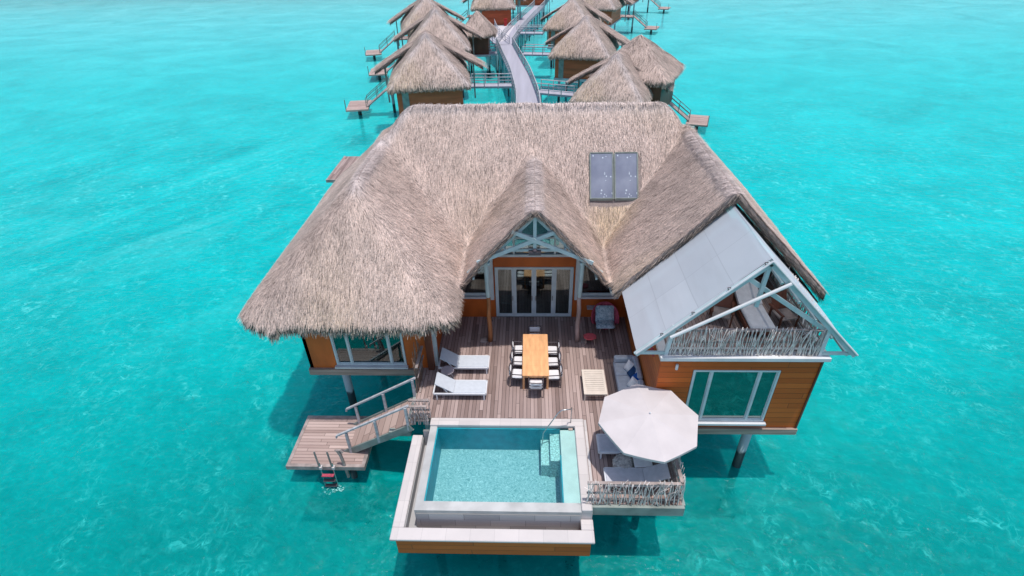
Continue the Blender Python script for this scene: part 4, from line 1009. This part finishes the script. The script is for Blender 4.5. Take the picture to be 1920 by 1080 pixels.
# balcony furniture
t = thing('daybed', 'reclined white cushioned daybed on the upper balcony', 'daybed', (7.6, 14.9, 6.4))
f = MB(); f.box(7.14, 8.06, 13.9, 16.1, 6.5, 6.68); f.build('frame', M['clad_dark'], t)
f = MB(); f.bbox(7.2, 8.0, 13.9, 15.2, 6.68, 6.82, .04); f.build('seat_cushion', M['cushion'], t)
f = MB(); f.slab([(7.2, 15.2, 6.82), (8.0, 15.2, 6.82), (8.0, 16.15, 7.15), (7.2, 16.15, 7.15)], .12); f.build('back_cushion', M['cushion'], t)
for x in (7.2, 8.0):
    for y in (14.0, 16.0):
        f = MB(); f.beam((x, y, 6.39), (x, y, 6.5), .07, .07); f.build('leg', M['clad_dark'], t)
def deck_chair(lb, x, y, rz):
    t = thing('wooden_chair', lb, 'chair', (0, 0, 0), 'dark wooden chairs on the upper balcony')
    f = MB(); f.box(-.3, .3, -.3, .32, .34, .39); f.build('seat', M['grey_wood'], t)
    f = MB(); f.slab([(-.28, -.28, .4), (.28, -.28, .4), (.28, -.55, .95), (-.28, -.55, .95)], .04); f.build('backrest', M['clad_dark'], t)
    for sx in (-1, 1):
        f = MB(); f.box(sx * .33 - .04, sx * .33 + .04, -.4, .36, .55, .59); f.build('armrest', M['clad_dark'], t)
        for yy in (-.26, .3):
            f = MB(); f.beam((sx * .33, yy, 0), (sx * .33, yy, .55), .05, .05); f.build('leg', M['clad_dark'], t)
    t.location = (x, y, 6.4); t.rotation_euler = (0, 0, rz); return t
deck_chair('dark wooden chair left of the balcony daybed', 6.5, 14.8, PI - .3)
deck_chair('dark wooden chair right of the balcony daybed near the side railing', 8.55, 14.7, PI + .25)
# interior furniture seen through glass
t = thing('bathtub', 'dark bathtub seen through the left house window', 'bathtub', (-5.6, 17.1, 3.0))
f = MB(); f.lathe([(.3, 3.0), (.42, 3.1), (.52, 3.55), (.48, 3.56), (.36, 3.2)], 0, 0, 20); f.v = [(-5.75 + x * 1.5, 17.2 + y * .8, z) for x, y, z in f.v]; f.build('tub', M['dark'], t, True)
f = MB(); f.tube([(-6.2, 17.6, 3.0), (-6.2, 17.6, 3.95), (-6.2, 17.45, 4.05), (-5.7, 17.4, 4.0)], .035, 8); f.build('tap', M['metal_dark'], t)
f = MB(); f.pillow(-5.15, 16.55, 3.32, .5, .4, .5, 0); o = f.build('floor_cushion', M['green'], None, True); tag(o, 'emerald green cushion behind the left house window', 'cushion')
for x, lb in ((-.35, 'striped bench chair seen through the left pair of door panes'), (.75, 'striped bench chair seen through the right pair of door panes')):
    t = thing('indoor_chair', lb, 'chair', (x, 21.2, 3.0), 'chairs inside the villa living room')
    for k in range(4):
        f = MB(); f.box(x - .26, x + .26, 21.2, 21.24, 3.5 + k * .14, 3.58 + k * .14); f.build('slat', M['white'], t)
    f = MB(); f.box(x - .26, x + .26, 20.75, 21.2, 3.42, 3.48); f.build('seat', M['dark'], t)
    for sx in (-1, 1):
        for yy in (20.8, 21.2):
            f = MB(); f.beam((x + sx * .24, yy, 3.0), (x + sx * .24, yy, 3.45), .04, .04); f.build('leg', M['dark'], t)
t = thing('indoor_table', 'grey green low table inside behind the left door pane', 'table', (-.9, 20.2, 3.0))
f = MB(); f.box(-1.35, -.75, 19.7, 20.3, 3.5, 3.56); f.build('tabletop', simple('sage_laminate', (.25, .36, .33), .5), t)
for x in (-1.3, -.8):
    for y in (19.75, 20.25):
        f = MB(); f.beam((x, y, 3.0), (x, y, 3.5), .05, .05); f.build('leg', M['dark'], t)
# wall light and bracket
t = thing('wall_light', 'small white cylindrical wall light on the orange right house front', 'wall light', (4.72, 13.0, 6.0))
f = MB(); f.tube([(4.72, 12.98, 5.82), (4.72, 12.98, 6.02)], .045, 10); f.build('lamp_body', M['white'], t)
f = MB(); f.box(4.70, 4.74, 13.0, 13.088, 5.88, 5.94); f.build('bracket', M['steel'], t)
t = thing('shell_ornament', 'dark twisted driftwood ornament hung on the orange side wall below the awning corner', 'ornament', (4.1, 13.9, 5.8))
f = MB()
for k in range(9):
    a = k * .7; f.tube([(4.16, 13.9, 5.8), (4.10, 13.9 + .14 * math.cos(a), 5.8 + .11 * math.sin(a)), (4.14, 13.9 + .26 * math.cos(a + .5), 5.8 + .17 * math.sin(a + .5))], .022, 5, .01)
f.build('twigs', M['burgundy'], t)

# ------------------------------------------------------------------ background bungalows
def h_hip(x, y, A=3.8, ze=5.5, zt=9.3, yb=10.0):
    s_ = (zt - ze) / A
    a = zt - s_ * np.abs(x); f_ = zt - s_ * (A - y); b = zt - s_ * (y - (yb - A))
    return smin(smin(smin(a, f_, .5), b, .5), np.full_like(x, zt - .05), .3)
def make_bungalow(label, side):
    """front eave middle at the origin (z=0 water); side = where the swim stairs go"""
    t = thing('thatched_bungalow', label, 'bungalow', (0, 0, 0), 'thatched bungalows behind the villa')
    hf = lambda x, y: h_hip(x, y) + .2 - .4 * np.maximum(0, 6.4 - h_hip(x, y)) ** 2
    ok = lambda x, y: (h_hip(x, y) > 5.68 + .04 * lump(x, y, 4, 4))
    thatch('roof', hf, ok, (-4.2, 4.2, -.5, 10.6), .16, .34, 260, t, seed=31, L=(.35, .65), W=(.024, .045), fringe=1.3, bright=.95,
           ridges=((0, 3.7, -3.6, .1), (0, 3.7, 3.6, .1), (0, 3.7, 0, 4.4)))
    # rear gable with its long overhanging rakes
    hg = lambda x, y: 8.85 - .50 * np.abs(x) - .008 * x * x
    og = lambda x, y: (np.abs(x) < 5.2) & (y > 5.3) & (y < 8.2)
    thatch('gable_roof', hg, og, (-5.3, 5.3, 4.5, 8.6), .16, .26, 130, t, seed=37, L=(.4, .8), W=(.035, .06), fringe=.3, bright=.92)
    f = MB(); f.box(-2.95, 2.95, .9, 8.6, 3.0, 5.9); f.build('wall', M['clad_far'], t)
    for xa, xb in ((-2.5, -1.9),):
        f = MB(); f.box(xa, xb, .85, .898, 3.0, 5.9); f.build('shutter', M['stringer'], t)
    f = MB(); f.box(-3.05, 3.05, .8, 9.0, 2.72, 2.98); f.build('floor_slab', M['rail'], t)
    f = MB(); xs = (-4.9, -2.85) if side < 0 else (2.85, 4.9); f.box(xs[0], xs[1], 10.6, 13.2, 2.84, 2.99); f.box(-2.84, 2.84, 9.02, 13.2, 2.84, 2.99); f.build('deck', M['deck'], t)
    for x, y in ((-2.5, 1.5), (2.5, 1.5), (-2.5, 6.5), (2.5, 6.5), (side * 4.6, 12.8), (0, 13)):
        p = MB(); p.tube([(x, y, -3.1), (x, y, 2.75)], .16, 8); p.build('pile', M['pile'], t, True)
    for s_ in (-1, 1):
        p = MB(); p.beam((s_ * 4.3, 6.6, 2.8), (s_ * 4.3, 6.6, 6.5), .14, .14); p.build('post', M['grey_wood'], t)
    # stairs and swim platform
    p = MB(); p.slab([(side * 4.85, 11.4, 2.95), (side * 4.85, 12.6, 2.95), (side * 7.45, 12.9, 1.02), (side * 7.45, 11.7, 1.02)], .1); s1 = p.build('stairs', M['grey_wood'], t)
    p = MB()
    for yy in (11.5, 12.7):
        for dz in (.5, .95): p.beam((side * 4.85, yy, 2.95 + dz), (side * 7.45, yy + .2, 1.02 + dz), .06, .06)
        for q in (0, .5, 1): p.beam((side * (4.85 + 2.6 * q), yy + .2 * q, 2.9 - 1.93 * q), (side * (4.85 + 2.6 * q), yy + .2 * q, 3.9 - 1.93 * q), .07, .07)
    p.build('handrail', M['stringer'], s1)
    p = MB(); a, b = sorted((side * 7.2, side * 9.6)); p.box(a, b, 10.9, 14.6, .85, 1.02); p.build('swim_platform', M['deck_x'], t)
    p = MB(); p.tube([(side * 8.4, 12.5, -3.1), (side * 8.4, 12.5, .85)], .2, 8); p.build('pile', M['pile'], t)
    p = MB(); p.tube([(side * 9.55, 11.0, .9), (side * 9.55, 11.0, 2.1)], .05, 6); p.build('ladder_post', M['stringer'], t)
    return t
R = math.radians
bl = make_bungalow('thatched bungalow nearest on the left, just behind the main roof ridge', -1)
bl.location = (-8.95, 48.8, 0); bl.rotation_euler = (0, 0, R(8))
dup(bl, (-10.4, 64.6, 0), R(8), 'second thatched bungalow back on the left of the walkway')
dup(bl, (-13.4, 78.0, 0), R(12), 'farthest left thatched bungalow, behind two others in its row')
dup(bl, (-6.1, 98.0, 0), R(3), 'thatched bungalow at the top centre behind the small pointed hut')
dup(bl, (-.2, 121.5, 0), R(-4), 'bungalow with dark brown wall cut by the top edge, left of the branching walkway')
br = make_bungalow('thatched bungalow right of the walkway, third from the main roof', 1)
br.location = (5.2, 62.4, 0); br.rotation_euler = (0, 0, R(-14)); br.scale = (.93,) * 3
dup(br, (4.9, 79.8, 0), R(-14), 'thatched bungalow right of the walkway near the top edge')
r2 = dup(br, (6.3, 45.9, 0), R(-18), 'thatched bungalow nearest on the right, directly behind the main roof ridge', .87)
dup(br, (10.4, 98.5, 0), R(-20), 'distant thatched bungalow at the top edge right of the walkway')
dup(br, (17.5, 122.5, 0), R(-20), 'most distant bungalow at the top edge, its piles standing in the water on the right')
t = thing('thatched_pavilion', 'broad second thatched roof behind the nearest right bungalow', 'pavilion', (9.6, 52.8, 3))
ang = R(-24); 
def pav(x, y):
    u = (x - 9.9) * math.cos(ang) + (y - 52.8) * math.sin(ang); v = -(x - 9.9) * math.sin(ang) + (y - 52.8) * math.cos(ang)
    return smin(9.15 - .86 * np.abs(u), 9.15 - .86 * np.abs(v), .5)
thatch('roof', pav, lambda x, y: pav(x, y) > 6.1 + .04 * lump(x, y, 4, 4), (3.5, 16, 46.5, 59), .16, .34, 260, t, seed=41, L=(.35, .65), W=(.024, .045), fringe=1.3, bright=.95)
f = MB(); f.prism([(9.9 + 3 * (c * math.cos(ang) - s_ * math.sin(ang)), 52.8 + 3 * (c * math.sin(ang) + s_ * math.cos(ang))) for c, s_ in ((-1, -1), (1, -1), (1, 1), (-1, 1))], 2.8, 5.9); f.build('wall', M['clad_dark'], t)
for x, y in ((7.5, 51.5), (12, 50.5), (12.5, 55)):
    p = MB(); p.tube([(x, y, -3.1), (x, y, 2.8)], .17, 8); p.build('pile', M['pile'], t)
# small square hut at the fork
t = thing('thatched_hut', 'small square hut with pointed thatched roof at the walkway fork', 'hut', (-6.9, 77.3, 3))
hh_ = lambda x, y: 8.15 - 1.15 * np.sqrt(np.maximum(np.abs(x + 6.9), np.abs(y - 77.4)) ** 2 + .02)
thatch('roof', hh_, lambda x, y: hh_(x, y) > 5.55, (-9.6, -4.2, 74.8, 80), .15, .28, 190, t, seed=51, L=(.35, .7), W=(.035, .06), fringe=.8, bright=.92)
f = MB(); f.box(-8.3, -5.5, 75.8, 79, 3.0, 5.9); f.build('wall', M['clad_dark'], t)
f = MB(); f.box(-8.6, -5.3, 75.3, 79.3, 2.8, 3.0); f.build('deck', M['rail'], t)
for x in (-8.2, -5.7):
    for y in (75.9, 78.9):
        p = MB(); p.tube([(x, y, -3.1), (x, y, 2.8)], .14, 8); p.build('pile', M['pile'], t)

# ------------------------------------------------------------------ walkways
def walkway(name, label, pts, w, z=3.0, rail=True, step=2.0, mat='walk', cat='walkway', group=None, thick=.18, split=None, kerb=True):
    P = []
    for a, b in zip(pts[:-1], pts[1:]):
        n_ = max(1, int(math.dist(a, b) / 1.2)); P += [(a[0] + (b[0] - a[0]) * i / n_, a[1] + (b[1] - a[1]) * i / n_) for i in range(n_)]
    P.append(pts[-1])
    if len(pts) > 2:
        for _ in range(6): P = [P[0]] + [((P[i - 1][0] + 2 * P[i][0] + P[i + 1][0]) / 4, (P[i - 1][1] + 2 * P[i][1] + P[i + 1][1]) / 4) for i in range(1, len(P) - 1)] + [P[-1]]
    Lf, Rt = [], []
    for i, p in enumerate(P):
        a = P[max(0, i - 1)]; b = P[min(len(P) - 1, i + 1)]; d = Vector((b[0] - a[0], b[1] - a[1])).normalized(); nx_, ny_ = -d.y, d.x
        Lf.append((p[0] + nx_ * w / 2, p[1] + ny_ * w / 2)); Rt.append((p[0] - nx_ * w / 2, p[1] - ny_ * w / 2))
    t = thing(name, label, cat, (P[0][0], P[0][1], z), group)
    f = MB(); m = len(P)
    vs = [(x, y, z) for x, y in Lf] + [(x, y, z) for x, y in Rt] + [(x, y, z - thick) for x, y in Lf] + [(x, y, z - thick) for x, y in Rt]
    fs = []
    for i in range(m - 1):
        fs += [(m + i, m + i + 1, i + 1, i), (2 * m + i, 2 * m + i + 1, 3 * m + i + 1, 3 * m + i), (i, i + 1, 2 * m + i + 1, 2 * m + i), (3 * m + i, 3 * m + i + 1, m + i + 1, m + i)]
    f.add(vs, fs); f.build('deck', M[mat], t)
    for S in (Lf, Rt):
        if not rail: break
        f = MB()
        for dz in (.95, .6, .3): f.tube([(x, y, z + dz) for x, y in S], .05 if dz > .9 else .03, 5)
        tot = 0; last = -9
        for i in range(m):
            if i: tot += math.dist(S[i], S[i - 1])
            if tot - last >= step - .01: f.beam((S[i][0], S[i][1], z - .25), (S[i][0], S[i][1], z + .98), .09, .09); last = tot
        f.build('railing', M['rail'], t)
    tot = 0; last = -9
    for i in range(m):
        if i: tot += math.dist(P[i], P[i - 1])
        if tot - last > 4.5:
            for S in (Lf, Rt):
                f = MB(); f.tube([(S[i][0], S[i][1], -3.1), (S[i][0], S[i][1], z - thick)], .1, 6); f.build('pile', M['pile'], t)
            last = tot
    return t
walkway('walkway', 'long curving lilac grey walkway with white railings leading back from the villa', [(0, 28), (-.2, 40), (-.2, 53.8), (-1.2, 64.6), (-2.4, 73), (-3.6, 82)], 2.2, step=1.2)
walkway('walkway', 'walkway branch climbing to the top right beyond the fork', [(-3.6, 82.2), (-2.6, 92), (-.9, 104), (1.4, 118), (3.5, 135)], 2.1, step=1.2)
t = thing('walkway_plaza', 'pale triangular landing at the walkway fork', 'landing', (-4.2, 93, 3)); t['kind'] = 'structure'
f = MB(); f.prism([(-4.4, 84.3), (-3.7, 85.2), (-2.6, 98.2), (-6.6, 98.2), (-5.6, 88)], 2.8, 3.01); f.build('slab', M['plaza'], t)
walkway('walkway', 'short walkway branch from the fork to the small pointed hut', [(-3.9, 82.3), (-5.0, 86.0), (-6.2, 92), (-7.0, 99)], 1.9, z=2.996, step=1.4)
g = 'railed access bridges off the walkway'
walkway('access_bridge', 'railed bridge from the walkway to the nearest left bungalow', [(-1.95, 60.2), (-6.4, 60.3)], 1.5, step=1.3, cat='bridge', group=g)
walkway('access_bridge', 'railed bridge from the walkway to the nearest right bungalow', [(.85, 57.6), (4.6, 56.2)], 1.5, step=1.3, cat='bridge', group=g)
walkway('access_bridge', 'railed bridge from the walkway to the second left bungalow below the small hut', [(-4.5, 77.0), (-8.6, 76.6)], 1.6, z=2.99, step=1.3, cat='bridge', group=g)
walkway('access_bridge', 'railed bridge from the walkway to the second right bungalow', [(-.95, 76.2), (3.0, 75.6)], 1.5, step=1.3, cat='bridge', group=g)
walkway('access_bridge', 'railed bridge right of the fork under a thatched eave', [(-2.0, 91.5), (2.0, 91.0)], 1.5, step=1.3, cat='bridge', group=g)
t = thing('fire_box', 'small red box standing at the far edge of the pale landing', 'fire box', (-4.1, 97.8, 3.0))
f = MB(); f.bbox(-4.35, -3.85, 97.6, 97.95, 3.02, 4.0, .04); f.build('cabinet', M['redbox'], t)
f = MB(); f.prism([(-4.4, 97.55), (-3.8, 97.55), (-3.8, 98.0), (-4.4, 98.0)], 4.0, 4.08); f.build('lid', M['redbox'], t)
t = thing('rear_platform', 'timber platform sticking out on the left behind the thatched roof', 'platform', (-13.2, 39.7, 2))
f = MB(); f.box(-15.22, -11.2, 37.4, 42.1, 1.84, 2.0); f.build('platform_boards', M['deck'], t)
f = MB(); f.box(-15.3, -15.222, 37.3, 42.2, 1.8, 2.01); f.box(-15.22, -11.2, 37.3, 37.398, 1.8, 2.01); f.build('border_board', M['grey_wood'], t)
for x, y in ((-14.9, 37.8), (-12, 37.8), (-14.9, 41.8)):
    p = MB(); p.tube([(x, y, -3.1), (x, y, 1.84)], .13, 8); p.build('pile', M['pile'], t)

# ------------------------------------------------------------------ camera, light, world
cam = bpy.data.cameras.new('camera'); co = bpy.data.objects.new('camera', cam); COL.objects.link(co)
pi_, ro, ya = R(34.66), R(-1.36), R(2.39)
W = Matrix(((math.cos(ya), math.sin(ya), 0), (0, 0, -1), (-math.sin(ya), math.cos(ya), 0)))
Pm = Matrix(((1, 0, 0), (0, math.cos(pi_), -math.sin(pi_)), (0, math.sin(pi_), math.cos(pi_))))
Q = Matrix(((math.cos(ro), -math.sin(ro), 0), (math.sin(ro), math.cos(ro), 0), (0, 0, 1)))
m_ = Q @ Pm @ W
rot = Matrix((m_[0], -m_[1], -m_[2])).transposed()
co.matrix_world = Matrix.Translation((0, 0, 18)) @ rot.to_4x4()
cam.sensor_width = 36; cam.lens = 1010 / 1920 * 36; cam.clip_end = 6000; cam.clip_start = .1
SC.camera = co
sd = Vector((.12, -.06, 1)).normalized()
sun = bpy.data.lights.new('sun', 'SUN'); sun.energy = 3.45; sun.angle = R(1.0); sun.color = (1, .965, .92)
so = bpy.data.objects.new('sun', sun); COL.objects.link(so); so.location = (10, -20, 80)
so.rotation_euler = sd.to_track_quat('Z', 'Y').to_euler()
w = bpy.data.worlds.new('World'); SC.world = w; w.use_nodes = True
nt = w.node_tree; bg = nt.nodes['Background']; sky = nt.nodes.new('ShaderNodeTexSky'); sky.sky_type = 'NISHITA'; sky.sun_disc = False
sky.sun_elevation = math.asin(sd.z); sky.sun_rotation = math.atan2(sd.x, sd.y); sky.dust_density = 1.5
nt.links.new(sky.outputs[0], bg.inputs[0]); bg.inputs[1].default_value = .17
SC.view_settings.view_transform = 'Standard'; SC.view_settings.look = 'None'; SC.view_settings.exposure = 0; SC.view_settings.gamma = 1
SC.cycles.max_bounces = 8; SC.cycles.transparent_max_bounces = 12
for o in SC.objects:
    if '_base' in o: del o['_base']
